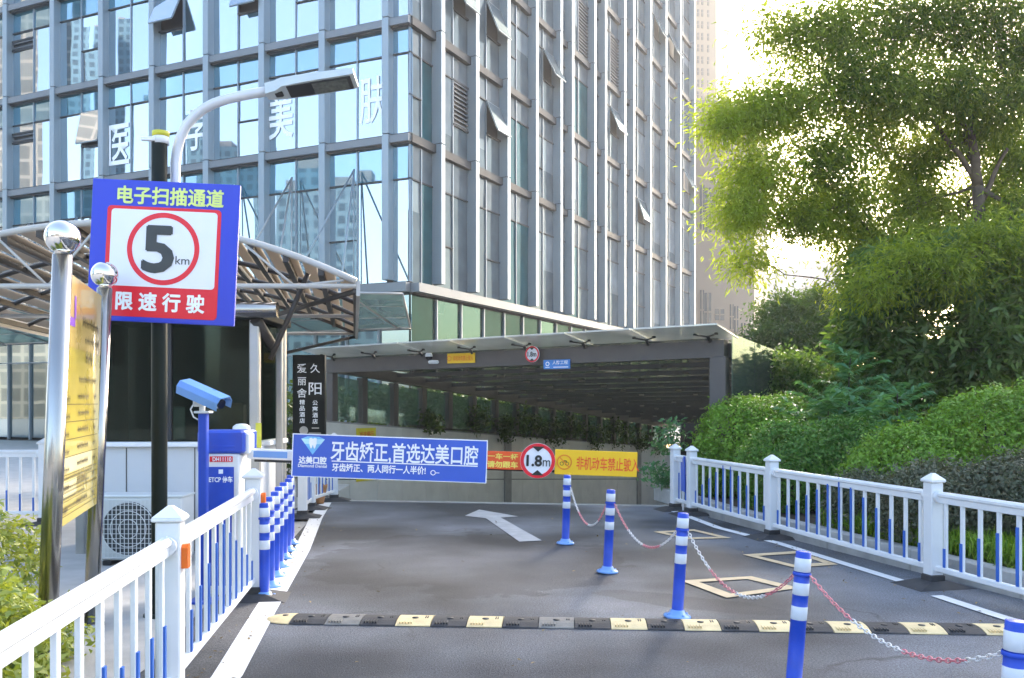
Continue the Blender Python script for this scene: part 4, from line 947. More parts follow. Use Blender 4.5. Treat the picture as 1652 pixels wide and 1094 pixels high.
# readable side faces the road (normal to +x)
if B.n.x<0: B=Board(c,x3,up,Wb,1.42,.03)
B.panel().build('panel',M['board_yellow'],ib)
mb=MB(); B.rect(mb,-Wb/2,.30,Wb/2,.71,.002); mb.build('heading_field',M['board_orange'],ib)
mb=MB(); B.rect(mb,-Wb*.46,.24,-Wb*.40,.6,.004); B.rect(mb,-Wb*.40,.42,-Wb*.22,.47,.004); B.rect(mb,-Wb*.24,.47,-Wb*.20,.6,.004); mb.build('emblem',M['board_purple'],ib)
mb=MB(); B.rect(mb,-Wb*.48,-.42,Wb*.3,-.33,.002); B.rect(mb,-Wb*.48,-.56,-Wb*.1,-.46,.002); mb.build('pale_field',M['board_pale'],ib)
mb=MB(); rn=random.Random(5)
def scrib(u0,u1,v,h):
    u=u0
    while u<u1:
        w_=h*rn.uniform(.5,.8); 
        for q in range(3): B.rect(mb,u+w_*.3*q,v+h*rn.uniform(0,.2),u+w_*.3*q+w_*.14,v+h*rn.uniform(.6,1),.004)
        B.rect(mb,u,v+h*rn.uniform(.3,.5),u+w_*.8,v+h*.58,.0045); u+=w_*1.25
scrib(-.02,Wb*.42,.44,.07); scrib(.05,Wb*.42,.34,.06); scrib(.1,.3,.21,.1); scrib(-.12,Wb*.36,.1,.05)
for i in range(7):
    v=.0-.1*i-.03*(i>5); scrib(-Wb*.44,-Wb*.3,v-.02,.045); scrib(-Wb*.1,Wb*.16,v,.045); scrib(Wb*.33,Wb*.38,v,.05); B.rect(mb,-Wb*.46,v-.03,Wb*.45,v-.026,.0035)
for i in range(4): scrib(-Wb*.42,Wb*(.3-.1*i),-.46-.055*i,.028); B.rect(mb,-Wb*.46,-.468-.055*i,Wb*.45,-.465-.055*i,.0035)
mb.build('lettering',M['ink'],ib)

# ------------------------------------------------------------------ guard booth
bt=thing('guard_booth','guard booth with dark glass windows over a pale grey panel wall','booth',(-3.3,9.2,0))
bx0,bx1,by0,by1=-4.45,-2.58,9.2,10.25
mb=MB(); 
mb.bbox(((bx0+bx1)/2-.02,by0+.05,.56),(bx1-bx0-.12,.08,1.08),.004); mb.bbox((bx1-.06,(by0+by1)/2,.56),(.08,by1-by0-.16,1.08),.004); mb.bbox(((bx0+bx1)/2,by1,.56),(bx1-bx0-.12,.08,1.08),.004); mb.bbox((bx0+.05,(by0+by1)/2,.56),(.08,by1-by0-.16,1.08),.004)
for xx in (-3.95,-3.25): mb.box((xx,by0+.006,.56),(.008,.006,1.06),1)
mb.build('base_wall',[M['booth_wall'],M['joint']],bt)
MB().bbox(((bx0+bx1)/2,by0+.02,1.125),(bx1-bx0-.1,.16,.05),.008).bbox((bx1-.04,(by0+by1)/2+.1,1.125),(.16,by1-by0-.3,.05),.008).build('sill',M['white_plain'],bt)
for (a,b) in ((-4.37,-3.54),(-3.49,-2.66)):
    MB().box(((a+b)/2,by0+.05,1.78),(b-a,.012,1.24)).build('window',M['booth_glass'],bt)
MB().box((bx1-.06,(by0+by1)/2+.1,1.78),(.012,by1-by0-.5,1.24)).build('window',M['booth_glass'],bt)
for xx in (-3.515,): MB().bbox((xx,by0+.05,1.78),(.04,.06,1.24),.006).build('window_mullion',M['dark_metal'],bt)
for (xx,yy) in ((bx1-.05,by0+.0),(bx1-.05,by1),(bx0+.05,by0),(bx0+.05,by1)): MB().bbox((xx,yy,1.2),(.1,.1,2.4),.012).build('column',M['grey_steel'],bt)
MB().bbox((bx1+.07,by0+.5,1.15),(.07,.07,2.3),.01).build('downpipe',M['grey_steel'],bt)
MB().bbox((bx1+.0,by0-.052,1.22),(.06,.004,.25),.001).build('sticker',M['yellow_band'],bt)
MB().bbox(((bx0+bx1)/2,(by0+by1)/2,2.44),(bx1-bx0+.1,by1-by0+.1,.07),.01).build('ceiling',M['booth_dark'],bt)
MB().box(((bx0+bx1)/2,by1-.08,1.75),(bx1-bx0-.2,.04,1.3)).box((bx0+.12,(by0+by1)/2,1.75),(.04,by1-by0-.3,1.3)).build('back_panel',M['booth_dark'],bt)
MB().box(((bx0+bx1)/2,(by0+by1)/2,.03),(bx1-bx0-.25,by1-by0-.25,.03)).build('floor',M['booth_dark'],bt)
# inside: desk, monitor, chair
dk=thing('desk','dark desk inside the guard booth under the window','desk',(-3.75,9.6,0)); MB().bbox((-3.75,9.6,1.05),(1.1,.5,.04),.006).build('top',M['dark_metal'],dk)
for xx in (-4.25,-3.25): MB().box((xx,9.6,.54),(.04,.46,.98)).build('leg',M['dark_metal'],dk)
mo=thing('monitor','grey monitor standing on the desk inside the booth','monitor',(-3.72,9.7,1.07)); MB().bbox((-3.72,9.72,1.33),(.36,.04,.36),.01,x=(.8,.6,0)).build('screen',M['grey_steel'],mo); MB().box((-3.72,9.74,1.11),(.06,.06,.1)).bbox((-3.72,9.74,1.078),(.2,.16,.015),.004).build('stand',M['dark_metal'],mo)
ch=thing('office_chair','tan backed chair beside the monitor inside the booth','chair',(-3.15,9.8,0)); MB().bbox((-3.15,9.95,1.25),(.42,.06,.6),.03).build('backrest',M['terracotta'],ch); MB().bbox((-3.15,9.75,.55),(.45,.45,.08),.03).build('seat',M['dark_metal'],ch); MB().tube([(-3.15,9.75,.06),(-3.15,9.75,.52)],.03,10).build('stem',M['dark_metal'],ch)
# arched canopy over the booth
ac=thing('arched_canopy','white rimmed arched canopy with tan ribbed underside over the booth','canopy',(-4,9,0))
Rn,Rf=Vector((-1.56,9.0)),Vector((-2.65,15.2)); Ln,Lf=Vector((-6.5,9.0)),Vector((-7.65,15.2))
def cpt(u,t,dz=0):   # u 0..1 across, t 0..1 depth
    a=Ln.lerp(Lf,t); b=Rn.lerp(Rf,t); p=a.lerp(b,u); return v3(p,2.72+.59*(1-(2*u-1)**2)+dz)
NU=26; sh=MB()
for i in range(NU):
    for t0,t1 in ((0,.24),(.25,.49),(.5,.74),(.75,1)):
        q=[cpt(i/NU+.004,t0),cpt((i+1)/NU-.004,t0),cpt((i+1)/NU-.004,t1),cpt(i/NU+.004,t1)]
        sh.add([v+Vector((0,0,.03)) for v in q]+[v+Vector((0,0,.04)) for v in q],[(3,2,1,0),(4,5,6,7),(0,1,5,4),(2,3,7,6)])
sh.build('roof_sheet',M['poly'],ac)
for j,t in enumerate((0,.25,.5,.75,1)):
    MB().tube([cpt(i/NU,t,(.045 if t==0 else .0)) for i in range(NU+1)],.034 if t==0 else .028,8).build('arch_rib' if t else 'rim',M['rib_white'] if t==0 else M['rib_dark'],ac)
    if t not in (0,.5,1): continue
    tr=MB(); tr.tube([cpt(0,t),cpt(1,t)],.026,8)
    if t: tr.build('tie_bar',M['rib_white'],ac); continue
    for i in range(1,8):
        u=i/8; lo=cpt(0,t).lerp(cpt(1,t),u)
        if i%2: tr.tube([lo,cpt(u-.1,t)],.014,6); tr.tube([lo,cpt(u+.1,t)],.014,6)
    tr.build('truss',M['rib_white'] if t in (0,.5) else M['rib_dark'],ac)
for i in range(0,15):
    mb=MB(); a,b=cpt(i/14,0,-.015),cpt(i/14,1,-.015); mb.box((a+b)/2,((b-a).length,.06,.07),x=b-a); mb.build('purlin',M['rib_dark'],ac)
for u in (0,1): MB().slab([cpt(u,0,-.1),cpt(u,1,-.1),cpt(u,1,.05),cpt(u,0,.05)],(-1 if u==0 else 1,0,0),.04).build('eave_trim',M['rib_white'],ac)
for a_,b_ in ((cpt(1,0,-.05),v3(Vector((-3.5,12)),2.62)),(cpt(1,1,-.05),v3(Vector((-3.75,14.2)),2.3)),(cpt(.9,.04,-.05),v3(Vector((-2.5,9.3)),2.0))): MB().tube([a_,b_],.028,6).build('brace',M['rib_dark'],ac)
pp=MB(); pp.tube([P(200,500,9.05),P(448,500,9.05)],.078,20); pp.build('support_pipe',M['steel'],ac)
pp=MB(); pp.tube([P(412,515,9.15),P(440,560,9.5)],.06,10); pp.build('strut',M['rib_dark'],ac)

# ------------------------------------------------------------------ air conditioner
an=thing('air_conditioner','white outdoor air conditioner unit against the booth wall','air conditioner',(-3.62,8.6,0)); X0,X1=-3.98,-3.12; Yf=8.5
mb=MB(); mb.bbox(((X0+X1)/2,Yf+.16,.36),(X1-X0,.32,.6),.015); mb.bbox(((X0+X1)/2,Yf+.16,.665),(X1-X0+.02,.34,.02),.006); mb.build('casing',M['ac_white'],an)
fx,fz=X0+.36,.36
mb=MB(); 
mb.add([(fx+.255*math.cos(2*math.pi*k/32),Yf-.002,fz+.255*math.sin(2*math.pi*k/32)) for k in range(32)],[tuple(range(32))]); mb.build('fan_opening',M['ac_dark'],an)
mb=MB()
for k in range(5):
    a=2*math.pi*k/5; pts=[(.05,-.25),(.22,-.5),(.235,.15),(.06,.35)]; mb.add([(fx+r_*math.cos(a+b_),Yf-.006-(.004*i),fz+r_*math.sin(a+b_)) for i,(r_,b_) in enumerate(pts)],[(0,1,2,3)])
mb.build('fan',M['sign_grey'],an)
gr=MB()
for k in range(15): xx=fx-.27+.54*k/14; gr.box((xx,Yf-.018,fz),(.006,.006,.54))
for k in range(13): zz=fz-.27+.54*k/12; gr.box((fx,Yf-.024,zz),(.54,.005,.005))
for rr_ in (.09,.17,.25): gr.tube([(fx+rr_*math.cos(2*math.pi*k/32),Yf-.026,fz+rr_*math.sin(2*math.pi*k/32)) for k in range(33)],.004,5,cap=False)
gr.build('grille',M['ac_white'],an)
for xx in (X0+.15,X1-.15): MB().bbox((xx,Yf+.16,.035),(.08,.34,.05),.006).build('foot',M['dark_metal'],an)
# planter pot by the far fence
pt=thing('flower_pot','terracotta pot at the foot of the far left fence','pot',(-2.93,13.9,0)); MB().lathe([(0,0),(.07,0),(.11,.2),(.125,.26),(.125,.29),(.11,.29),(.1,.24),(0,.24)],(-2.95,13.75,.012),20).build('pot',M['terracotta'],pt)

# ------------------------------------------------------------------ kerb and planted bank on the right
KB=[(2.30,14.6),(2.62,12.9),(2.78,11.75),(3.35,9.55),(4.02,7.1),(4.75,4.4),(6.0,1.0),(8.2,-3)]
for i in range(len(KB)-1):
    a,b=Vector(KB[i]),Vector(KB[i+1]); n=max(1,int((b-a).length/.9))
    for k in range(n):
        p=a.lerp(b,k/n); q=a.lerp(b,(k+1)/n); d=(q-p).normalized(); m=(p+q)/2+Vector((d.y,-d.x))*(-.07)
        kb=MB(); kb.bbox(v3(m,.085),((q-p).length-.006,.14,.23+random.uniform(-.006,.006)),.012,x=v3(d,0)); struct(kb.build('kerb',M['kerb']))
bank=MB(); rng_=random.Random(2)
def bz(s): return .17+ .22*min(1,max(0,s-.8)/2.5)
cols=[0,.4,1.0,2.0,3.5,6,12,40]; vs=[]; 
for i,(x,y) in enumerate(KB):
    for c in cols: vs.append((x+.12+c*.98,y+c*.25 if False else y+c*.15,bz(c)+(rng_.uniform(-.02,.02) if c else 0)))
nc=len(cols); bank.add(vs,[(i*nc+j,i*nc+j+1,(i+1)*nc+j+1,(i+1)*nc+j) for i in range(len(KB)-1) for j in range(nc-1)]); struct(bank.build('planted_bank',M['soil']))
far=MB(); far.add([(4.0,14.4,.1),(60,14.4,.1),(80,70,.1),(20,40,.1)],[(0,1,2,3)]); struct(far.build('garden_ground',M['soil']))

# ------------------------------------------------------------------ foliage
def leafmesh(name, Pn, size, mat, parent=None, aspect=.45, upbias=.4, tint=None, nrm=None, droop=0., direc=None, kind=None):
    n=len(Pn); size=np.asarray(size)*np.ones(n)
    rn=RNG.normal(size=(n,3)); 
    if nrm is not None: rn=rn*.7+nrm*1.0
    rn[:,2]+=upbias; rn/=np.linalg.norm(rn,axis=1,keepdims=True)
    dv=RNG.normal(size=(n,3)) if direc is None else direc+RNG.normal(size=(n,3))*.35
    dv[:,2]-=droop; dv-=rn*(dv*rn).sum(1,keepdims=True); dv/=np.linalg.norm(dv,axis=1,keepdims=True)+1e-9
    sd=np.cross(rn,dv); L=size[:,None]; Wd=L*aspect
    off=np.array(OFF.get(parent.name,Vector())) if parent else np.zeros(3)
    Pn=Pn-off
    base=Pn-dv*L*.5; tip=Pn+dv*L*.5-rn*L*.12; l=Pn+sd*Wd*.5-dv*L*.06+rn*L*.05; r=Pn-sd*Wd*.5-dv*L*.06+rn*L*.05
    V=np.empty((n,4,3)); V[:,0]=base; V[:,1]=r; V[:,2]=tip; V[:,3]=l
    me=bpy.data.meshes.new(name); me.vertices.add(n*4); me.vertices.foreach_set('co',V.reshape(-1))
    me.loops.add(n*4); me.loops.foreach_set('vertex_index',np.arange(n*4,dtype=np.int32)); me.polygons.add(n)
    me.polygons.foreach_set('loop_start',np.arange(0,n*4,4,dtype=np.int32)); me.update(calc_edges=True)
    at=me.attributes.new('tint','FLOAT','POINT'); t=RNG.uniform(0,1,n) if tint is None else np.clip(tint+RNG.normal(size=n)*.12,0,1); at.data.foreach_set('value',np.repeat(t,4).astype(np.float32))
    me.materials.append(mat); o=bpy.data.objects.new(name,me); COL.objects.link(o)
    if parent: o.parent=parent
    if kind: o['kind']=kind
    return o
def sph(n):
    v=RNG.normal(size=(n,3)); return v/np.linalg.norm(v,axis=1,keepdims=True)
LASTD=[None]
def cloud(lobes, sub, per, subr, shell=.5):
    """lobes: (centre, radii, weight, tint). returns leaf points and tints, clumped"""
    Ps=[];Ts=[];Ns=[];Ds=[]
    for (c,r,w_,t) in lobes:
        k=max(1,int(sub*w_)); d=sph(k); rad=RNG.uniform(shell,1,k)**.6
        cc=np.array(c)+d*rad[:,None]*np.array(r)
        q=np.repeat(cc,per,0)+RNG.normal(size=(k*per,3))*np.array([subr,subr,subr*.7])
        Ds.append(q-np.repeat(cc,per,0)); Ps.append(q); Ts.append(np.repeat(np.clip(t+RNG.normal(size=k)*.18,0,1),per)); Ns.append(np.repeat(d,per,0))
    dd=np.concatenate(Ds); LASTD[0]=dd/(np.linalg.norm(dd,axis=1,keepdims=True)+1e-9)
    return np.concatenate(Ps),np.concatenate(Ts),np.concatenate(Ns)
def limb(mb,a,b,r0,r1,rnd,seg=5,wob=.12):
    pts=[];rs=[];a=Vector(a);b=Vector(b);L=(b-a).length
    for i in range(seg+1):
        t=i/seg; p=a.lerp(b,t)+Vector((rnd.uniform(-1,1),rnd.uniform(-1,1),rnd.uniform(-.5,.5)))*wob*L*.18*(1 if 0<i<seg else 0); pts.append(p); rs.append(r0+(r1-r0)*t)
    mb.tube(pts,rs,8); return pts
def tree(name,label,base,fork,lobes,mat,bark,r0,sub,per,subr,size,aspect,group,upbias=.4,droop=.3,shell=.35,twigs=True,seed=1,extra=None,rosette=False):
    rnd=random.Random(seed); t=thing(name,label,'tree',base,group); mb=MB()
    if extra: 
        for a,b,ra,rb in extra: limb(mb,a,b,ra,rb,rnd)
    limb(mb,base,fork,r0,r0*.7,rnd,6,.1)
    order=sorted(range(len(lobes)),key=lambda q:(Vector(lobes[q][0])-Vector(fork)).length); nodes=[Vector(fork)]; par={}; cnt=[1]*(len(lobes)+1); idx={}
    for q in order:
        c=Vector(lobes[q][0]); best=min(range(len(nodes)),key=lambda m:(nodes[m]-c).length+.2*(nodes[m]-Vector(fork)).length+(1.2 if nodes[m].z>c.z+.8 else 0))
        nodes.append(c); par[len(nodes)-1]=best; idx[len(nodes)-1]=q
    for m in range(len(nodes)-1,0,-1): cnt[par[m]]+=cnt[m]
    for m in range(1,len(nodes)):
        ra=r0*.62*(cnt[m]/len(nodes))**.5; limb(mb,nodes[par[m]],nodes[m],max(ra,.012),max(ra*.6,.008),rnd,6,.3)
    for (c,r,w_,tt) in lobes:
        if twigs:
            for k in range(5):
                d=Vector(sph(1)[0]); limb(mb,c,Vector(c)+Vector((d.x*r[0],d.y*r[1],d.z*r[2]))*.85,r0*.07,r0*.02,rnd,4,.4)
    mb.build('trunk',bark,t)
    p,ti,nr=cloud(lobes,sub,per,subr,shell); leafmesh('crown',p,RNG.uniform(.7,1.25,len(p))*size,mat,t,aspect,upbias,ti,droop=droop,direc=LASTD[0]*(2.2 if aspect>.25 else .9) if rosette else None)
    return t
GT='trees on the bank at the right'
def lob(px,py,Z,rp,w_=1,t=.5,fy=1.0): c=P(px,py,Z); r=rp/FPX*Z; return (tuple(c),(r,r*fy,r*.85),w_,t)
# tall feathery tree; backlight is put into higher tints of left and lower lobes
Zt=16.0
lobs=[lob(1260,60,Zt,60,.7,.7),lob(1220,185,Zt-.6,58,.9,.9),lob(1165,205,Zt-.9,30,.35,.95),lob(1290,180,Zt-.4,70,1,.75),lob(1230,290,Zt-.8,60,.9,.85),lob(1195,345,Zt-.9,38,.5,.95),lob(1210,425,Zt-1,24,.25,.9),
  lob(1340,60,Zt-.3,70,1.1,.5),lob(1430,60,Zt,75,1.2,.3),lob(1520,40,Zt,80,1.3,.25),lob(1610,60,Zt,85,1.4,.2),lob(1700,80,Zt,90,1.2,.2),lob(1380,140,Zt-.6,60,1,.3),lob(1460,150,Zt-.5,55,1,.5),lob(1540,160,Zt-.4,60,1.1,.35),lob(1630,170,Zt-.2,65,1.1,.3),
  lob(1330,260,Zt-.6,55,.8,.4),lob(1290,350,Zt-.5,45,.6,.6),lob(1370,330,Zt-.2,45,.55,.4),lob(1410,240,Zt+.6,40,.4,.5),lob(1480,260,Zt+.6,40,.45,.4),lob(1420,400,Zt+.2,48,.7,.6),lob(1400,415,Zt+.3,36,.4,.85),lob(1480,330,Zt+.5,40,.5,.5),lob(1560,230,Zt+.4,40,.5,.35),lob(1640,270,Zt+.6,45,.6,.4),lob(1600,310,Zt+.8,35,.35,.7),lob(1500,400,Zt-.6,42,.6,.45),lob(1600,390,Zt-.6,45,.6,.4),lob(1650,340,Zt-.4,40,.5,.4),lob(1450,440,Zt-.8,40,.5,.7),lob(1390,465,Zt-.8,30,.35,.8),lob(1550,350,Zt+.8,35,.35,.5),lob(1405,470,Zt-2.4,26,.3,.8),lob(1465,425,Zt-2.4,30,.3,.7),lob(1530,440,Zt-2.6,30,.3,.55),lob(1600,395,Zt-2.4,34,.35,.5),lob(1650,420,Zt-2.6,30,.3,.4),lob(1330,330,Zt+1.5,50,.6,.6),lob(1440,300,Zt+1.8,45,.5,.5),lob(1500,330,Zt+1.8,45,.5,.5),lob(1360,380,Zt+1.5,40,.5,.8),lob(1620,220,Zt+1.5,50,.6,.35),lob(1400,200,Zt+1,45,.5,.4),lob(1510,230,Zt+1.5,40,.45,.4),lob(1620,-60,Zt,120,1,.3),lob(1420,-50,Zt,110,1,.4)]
fk=P(1577,300,Zt)
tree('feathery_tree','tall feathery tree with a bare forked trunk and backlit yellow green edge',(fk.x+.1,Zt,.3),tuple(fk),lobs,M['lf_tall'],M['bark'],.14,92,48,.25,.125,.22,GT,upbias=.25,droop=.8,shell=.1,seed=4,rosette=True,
  extra=[(tuple(fk),tuple(P(1565,180,Zt)),.1,.05),(tuple(P(1575,290,Zt)),tuple(P(1500,190,Zt)),.06,.03),(tuple(P(1580,330,Zt)),tuple(P(1625,240,Zt)),.06,.03)])
# second slimmer tree further right
lobs=[lob(1500,300,19,55,.45,.5),lob(1570,390,19,50,.5,.45),lob(1440,380,19,45,.4,.6),lob(1640,300,19,55,.6,.35),lob(1600,250,19,40,.35,.4),lob(1510,370,19,45,.45,.5),lob(1640,350,18,45,.8,.35),lob(1680,240,18,60,1,.3),lob(1600,390,18.2,35,.5,.6),lob(1720,120,18,80,1,.3)]
tree('slim_tree','slim dark stemmed tree at the right edge behind the feathery one',(10.3,18,.2),tuple(P(1632,330,18)),lobs,M['lf_tall'],M['bark_dark'],.09,80,40,.17,.085,.3,GT,upbias=.25,droop=.5,seed=5)
# glossy dark broadleaf tree
Zm=14.5
lobs=[lob(1400,500,Zm+.6,30,.3,.6),lob(1375,560,Zm+.6,36,.35,.4),lob(1430,520,Zm+.3,75,1.1,.35),lob(1500,455,Zm,62,.9,.5),lob(1560,420,Zm,55,.8,.55),lob(1640,440,Zm-.2,75,1.1,.45),lob(1590,480,Zm-.6,55,.8,.6),lob(1490,600,Zm,70,1,.25),lob(1580,560,Zm-.3,85,1.3,.3),lob(1660,540,Zm-.3,95,1.4,.25),lob(1420,620,Zm+.6,40,.5,.3),lob(1420,440,Zm+.5,50,.6,.6),lob(1540,660,Zm,60,.7,.15),lob(1700,420,Zm,90,1,.3)]
tree('broadleaf_tree','dense dark green tree with glossy long leaves above the hedges',(7.4,Zm+.6,.3),tuple(P(1560,600,Zm+.6)),lobs,M['lf_dark'],M['bark_dark'],.09,190,13,.13,.19,.30,GT,upbias=.35,droop=.7,shell=.2,seed=6,rosette=True)
# middle distance trees
lobs=[lob(1262,510,22,38,.8,.6),lob(1310,500,22.5,40,.8,.6),lob(1235,555,21,36,.7,.4),lob(1300,560,21,50,1,.35),lob(1360,530,21,45,.9,.4),lob(1350,590,20,60,1,.3)]
tree('round_tree','smaller grey green tree beyond the glass side of the ramp roof',(7.2,22,.1),tuple(P(1290,590,22)),lobs,M['lf_mid'],M['bark_dark'],.12,120,34,.2,.11,.45,GT,seed=7)
lobs=[lob(1280,610,16,45,1,.3),lob(1330,640,15.5,50,1,.25),lob(1390,650,15,50,1,.25),lob(1250,650,16,35,.7,.3),lob(1470,670,16.5,50,.9,.3),lob(1550,660,16.5,60,1,.3),lob(1640,650,16.5,65,1,.3),lob(1420,700,15.5,35,.6,.3),lob(1600,700,16.5,55,.8,.3)]
tree('low_tree','low dark tree between the ramp glass and the fern leaved saplings',(5.4,16,.1),tuple(P(1320,680,15.8)),lobs,M['lf_dark'],M['bark_dark'],.08,110,34,.16,.1,.45,GT,seed=8)
# clipped bushes
def bush(label,lobes,mat,size,n,subr=.06,per=14,aspect=.5,name='bush'):
    c=lobes[0][0]; t=thing(name,label,'bush',(c[0],c[1],.2),'clipped bushes behind the right fence'); mb=MB(); rnd=random.Random(len(label))
    for (cc,r,w_,tt) in lobes:
        for k in range(9):
            d=Vector(sph(1)[0]); d.z=abs(d.z); limb(mb,(cc[0],cc[1],.15),(cc[0]+d.x*r[0]*.85,cc[1]+d.y*r[1]*.85,cc[2]+d.z*r[2]*.8),.02,.006,rnd,3,.3)
    mb.build('stems',M['bark_dark'],t)
    P1,T1,N1=cloud(lobes,n,per,subr,.72); keep=P1[:,2]>.12; P1,T1,N1=P1[keep],T1[keep],N1[keep]
    leafmesh('foliage',P1,RNG.uniform(.7,1.3,len(P1))*size,mat,t,aspect,.25,T1,N1); return t
bush('bright green rounded bush at the far end of the right fence',[((3.55,13.6,.85),(.75,.8,.82),1,.65),((4.2,13.9,.95),(.6,.7,.72),.7,.6),((3.15,13.5,.45),(.4,.5,.5),.4,.55)],M['lf_bush'],.055,1500)
bush('mid green rounded bush behind the second post of the right fence',[((3.62,11.7,.62),(.66,.7,.72),1,.5),((4.35,11.6,.7),(.6,.7,.66),.8,.35)],M['lf_bush2'],.05,1500)
bush('large rounded bush with domed tops in front of the glossy tree',[((4.65,10.2,.65),(.85,.75,.66),1,.6),((5.5,10.2,.88),(.95,.8,.85),1.1,.55),((6.5,10.0,1.05),(1.0,.9,1.0),1,.45)],M['lf_bush'],.05,1500)
bush('low dull grey green hedge behind the nearest panel of the right fence',[((4.15,8.75,.55),(.6,.45,.42),.8,.5),((4.95,8.5,.6),(.75,.5,.48),1,.4),((5.8,8.3,.6),(.8,.5,.5),1,.5),((5.3,7.4,.5),(.6,.5,.42),.8,.5),((3.85,9.8,.45),(.4,.4,.35),.4,.4)],M['lf_purple'],.042,1500,name='hedge')
# fern leaved saplings
def sapling(label,x,y,z0,z1,n,seed):
    rnd=random.Random(seed); t=thing('sapling',label,'plant',(x,y,z0),'fern leaved saplings'); mb=MB(); limb(mb,(x,y,z0),(x,y,z1),.018,.008,rnd,5,.1); mb.build('stem',M['bark_dark'],t)
    Ps=[];Ds=[];Ns=[]
    for k in range(n):
        h=z0+(z1-z0)*(.3+.7*k/n); a=k*2.4+rnd.uniform(-.3,.3); el=.9-.9*(1-k/n)*1.3; L=.72*rnd.uniform(.8,1.15)*(1.15-.5*k/n)
        for j in range(14):
            s=(j+1.5)/15*L; e=el-s*1.3; p=np.array([x+math.cos(a)*s*.9,y+math.sin(a)*s*.9,h+math.sin(el)*s-.45*s*s])
            for sd_ in (-1,1):
                dv=np.array([math.cos(a+sd_*1.1),math.sin(a+sd_*1.1),-.15]); Ps.append(p+dv*.05); Ds.append(dv); Ns.append([0,0,1.6])
    leafmesh('leaves',np.array(Ps),  .17*RNG.uniform(.8,1.15,len(Ps)),M['lf_fern'],t,.27,.6,None,np.array(Ns),direc=np.array(Ds)*2)
for i,(px,top,Zz,lab) in enumerate(((1372,575,13.2,'tallest fern leaved sapling between the bright bush and the glossy tree'),(1335,640,12.6,'fern leaved sapling left of the tallest one'),(1448,632,12.4,'fern leaved sapling at the right end of the group'),(1402,655,12.0,'short fern leaved sapling in front of the tallest one'),(1300,665,12.9,'fern leaved sapling at the left end of the group, above the bright bush'))):
    q=P(px,top,Zz); sapling(lab,q.x,q.y,.25,q.z,26,20+i)
# grass strip
n=15000; tt=RNG.uniform(0,1,n); i0=np.array([(3.55,9.0),(4.1,7.0)]); gx=3.30+.255*(10.0-(10.0-6.0*tt))+.0; gy=10.0-6.0*tt; gx=3.38+(10.0-gy)*.262+RNG.uniform(0,.75,n)
Pg=np.stack([gx,gy,.2+RNG.uniform(0,.16,n)],1); dirs=np.tile(np.array([0,0,3.]),(n,1))+RNG.normal(size=(n,3))*.7
gr=leafmesh('grass',Pg,RNG.uniform(.1,.24,n),M['lf_grass'],None,.07,.0,None,None,direc=dirs); tag(gr,'bright green grass strip behind the right kerb','grass',kind='stuff')
# hedge behind the ramp roof glass, climbers on the wall
hl=[]
for k in range(11):
    t=-2.0+k*2.0; q=wl(t,1.7); hl.append(((q.x,q.y,.8),(1.15,1.0,1.25+.1*math.sin(k*2)),1,.45+.2*math.sin(k*1.7)))
hg=thing('hedge','tall dark hedge between the ramp roof columns and the tower','hedge',(W0.x,W0.y+2,0)); p,ti,nr=cloud(hl,210,14,.13,.55); leafmesh('foliage',p,RNG.uniform(.7,1.3,len(p))*.13,M['lf_hedge'],hg,.5,.3,ti)
mb=MB(); rnd=random.Random(3)
for (c,r,_,_) in hl:
    for k in range(3): limb(mb,(c[0]+rnd.uniform(-.5,.5),c[1]+rnd.uniform(-.5,.5),0),(c[0]+rnd.uniform(-.7,.7),c[1]+rnd.uniform(-.7,.7),1.5),.04,.015,rnd,4)
mb.build('stems',M['bark_dark'],hg)
cl=[]
for t,zz,rr_ in ((3.2,.25,.22),(5.2,.5,.32),(6.4,.3,.3),(7.6,.55,.4),(9.0,.3,.4),(10.3,.5,.4),(11.8,.3,.45),(13.4,.45,.45),(15.2,.3,.5),(17,.35,.5)):
    q=wl(t,-.12); cl.append(((q.x,q.y,wallz(t)+zz*.7),(rr_,.2,rr_*1.1),.6,.4))
cv=thing('climbing_plant','dark creeper spilling over the top of the tiled ramp wall','plant',(W0.x,W0.y,0)); p,ti,nr=cloud(cl,46,16,.1,.3); leafmesh('foliage',p,RNG.uniform(.7,1.3,len(p))*.11,M['lf_hedge'],cv,.5,.2,ti,droop=.5)
mb=MB(); a=wl(2.5,-.05); b=wl(18,-.05); pts=[v3(a.lerp(b,k/20),wallz(2.5+15.5*k/20)+.06) for k in range(21)]; mb.tube(pts,.02,6); mb.build('vine_stem',M['bark_dark'],cv)
# fallen leaves and grit along the road edges
n=420; u=RNG.uniform(0,1,n); side_=RNG.uniform(0,1,n)<.62
ly=3.2+u*9.5; lxr=3.95-.125*(ly-3.2)*1.25+RNG.normal(size=n)*.18-.05; lxl=-1.62-.13*(ly-3.2)+np.abs(RNG.normal(size=n))*.25
lx=np.where(side_,np.minimum(lxr,3.3+.255*(10-ly)),lxl); k_=RNG.uniform(0,1,n)<.18; lx=np.where(k_,RNG.uniform(-1.4,2.6,n),lx)
lf=leafmesh('fallen_leaves',np.stack([lx,ly,np.full(n,.014)],1),RNG.uniform(.012,.045,n),M['lf_litter'],None,.5,5.0); tag(lf,'dry leaves and grit scattered along the road edges','fallen leaves',kind='stuff')
# small plant near the fence end at the crest
wp_=thing('weed','small leafy sapling beside the far end of the right fence','plant',(2.55,14.2,0)); lb=[((2.5,14.3,1.0),(.22,.2,.25),1,.5),((2.35,14.2,.45),(.25,.2,.2),1,.4)]; p,ti,nr=cloud(lb,22,14,.08,.2); leafmesh('foliage',p,.1*RNG.uniform(.7,1.2,len(p)),M['lf_fern'],wp_,.4,.3,ti); MB().tube([(2.6,14.3,-.1),(2.52,14.3,1.1)],.01,6).build('stem',M['bark_dark'],wp_)
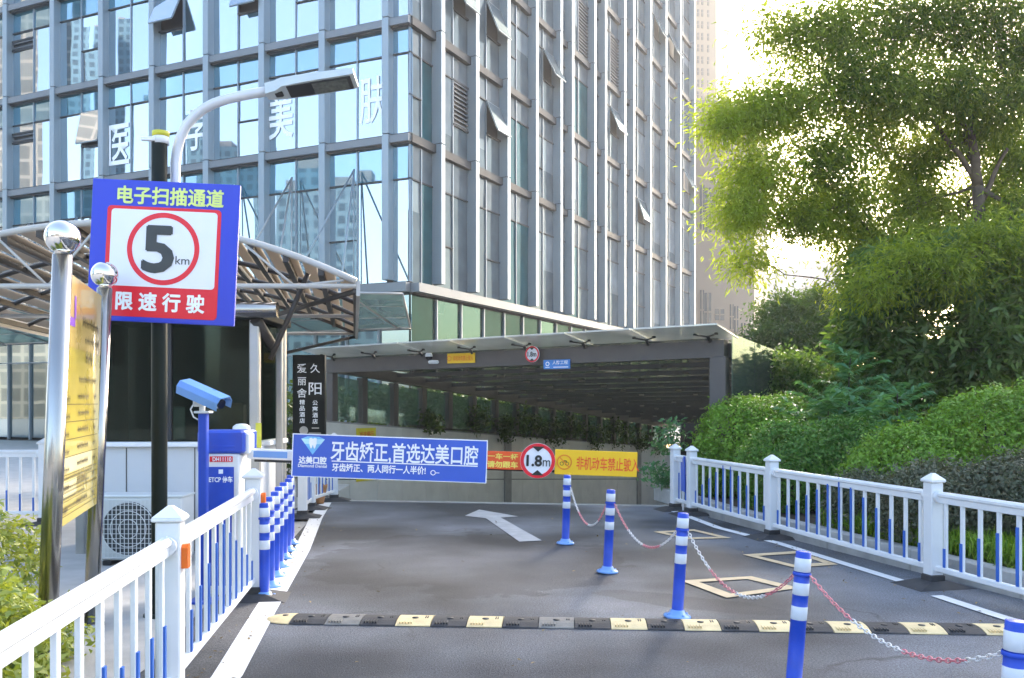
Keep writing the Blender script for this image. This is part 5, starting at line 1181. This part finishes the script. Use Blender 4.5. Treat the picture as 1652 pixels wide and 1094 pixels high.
# light shrubs in the left foreground
def shrub(label,lobes,n):
    t=thing('shrub',label,'shrub',(lobes[0][0][0],lobes[0][0][1],.0),'light green shrubs at the left'); p,ti,nr=cloud(lobes,n,9,.045,.55); k=p[:,2]>.03; p,ti,nr=p[k],ti[k],nr[k]
    leafmesh('foliage',p,RNG.uniform(.7,1.3,len(p))*.062,M['lf_light'],t,.42,.5,ti,nr*.6+np.array([0,0,.3]))
    mb=MB(); rnd=random.Random(9)
    for (c,r,_,_) in lobes:
        for k in range(10): limb(mb,(c[0],c[1],0),(c[0]+rnd.uniform(-1,1)*r[0]*.8,c[1]+rnd.uniform(-1,1)*r[1]*.8,c[2]+r[2]*rnd.uniform(.2,.7)),.012,.004,rnd,3,.3)
    mb.build('stems',M['bark'],t)
shrub('yellow green shrub filling the lower left corner behind the near fence',[((-2.05,3.1,.32),(.3,.55,.36),1,.5),((-2.5,3.9,.38),(.42,.6,.42),1.2,.5),((-3.1,4.6,.4),(.5,.6,.45),1.2,.55),((-3.3,3.6,.4),(.5,.6,.42),1,.5)],520)
shrub('yellow green shrub behind the steel notice board posts',[((-3.7,6.0,.42),(.55,.6,.46),1.1,.6),((-4.5,6.6,.42),(.6,.6,.5),1.1,.6),((-4.7,5.3,.42),(.6,.6,.46),1,.55),((-5.5,7.2,.45),(.6,.6,.5),1,.6)],420)
shrub('small tuft of light leaves between the two steel posts',[((-2.75,5.3,.14),(.2,.25,.16),.5,.6),((-2.55,4.5,.1),(.2,.3,.14),.5,.6)],160)

# ------------------------------------------------------------------ haze volume, added for distance fade and in place of lens glare
hm,hn,hb=newmat('haze'); hn.nodes.remove(hb); hv=hn.nodes.new('ShaderNodeVolumePrincipled')
hv.inputs['Density'].default_value=.0008; hv.inputs['Color'].default_value=(.93,.95,1,1); hv.inputs['Anisotropy'].default_value=.55
hn.links.new(hv.outputs[0],hn.nodes['Material Output'].inputs['Volume'])
tag(MB().box((0,60,46),(800,880,104)).build('haze',hm),'thin bright morning haze in the air','haze',kind='stuff')
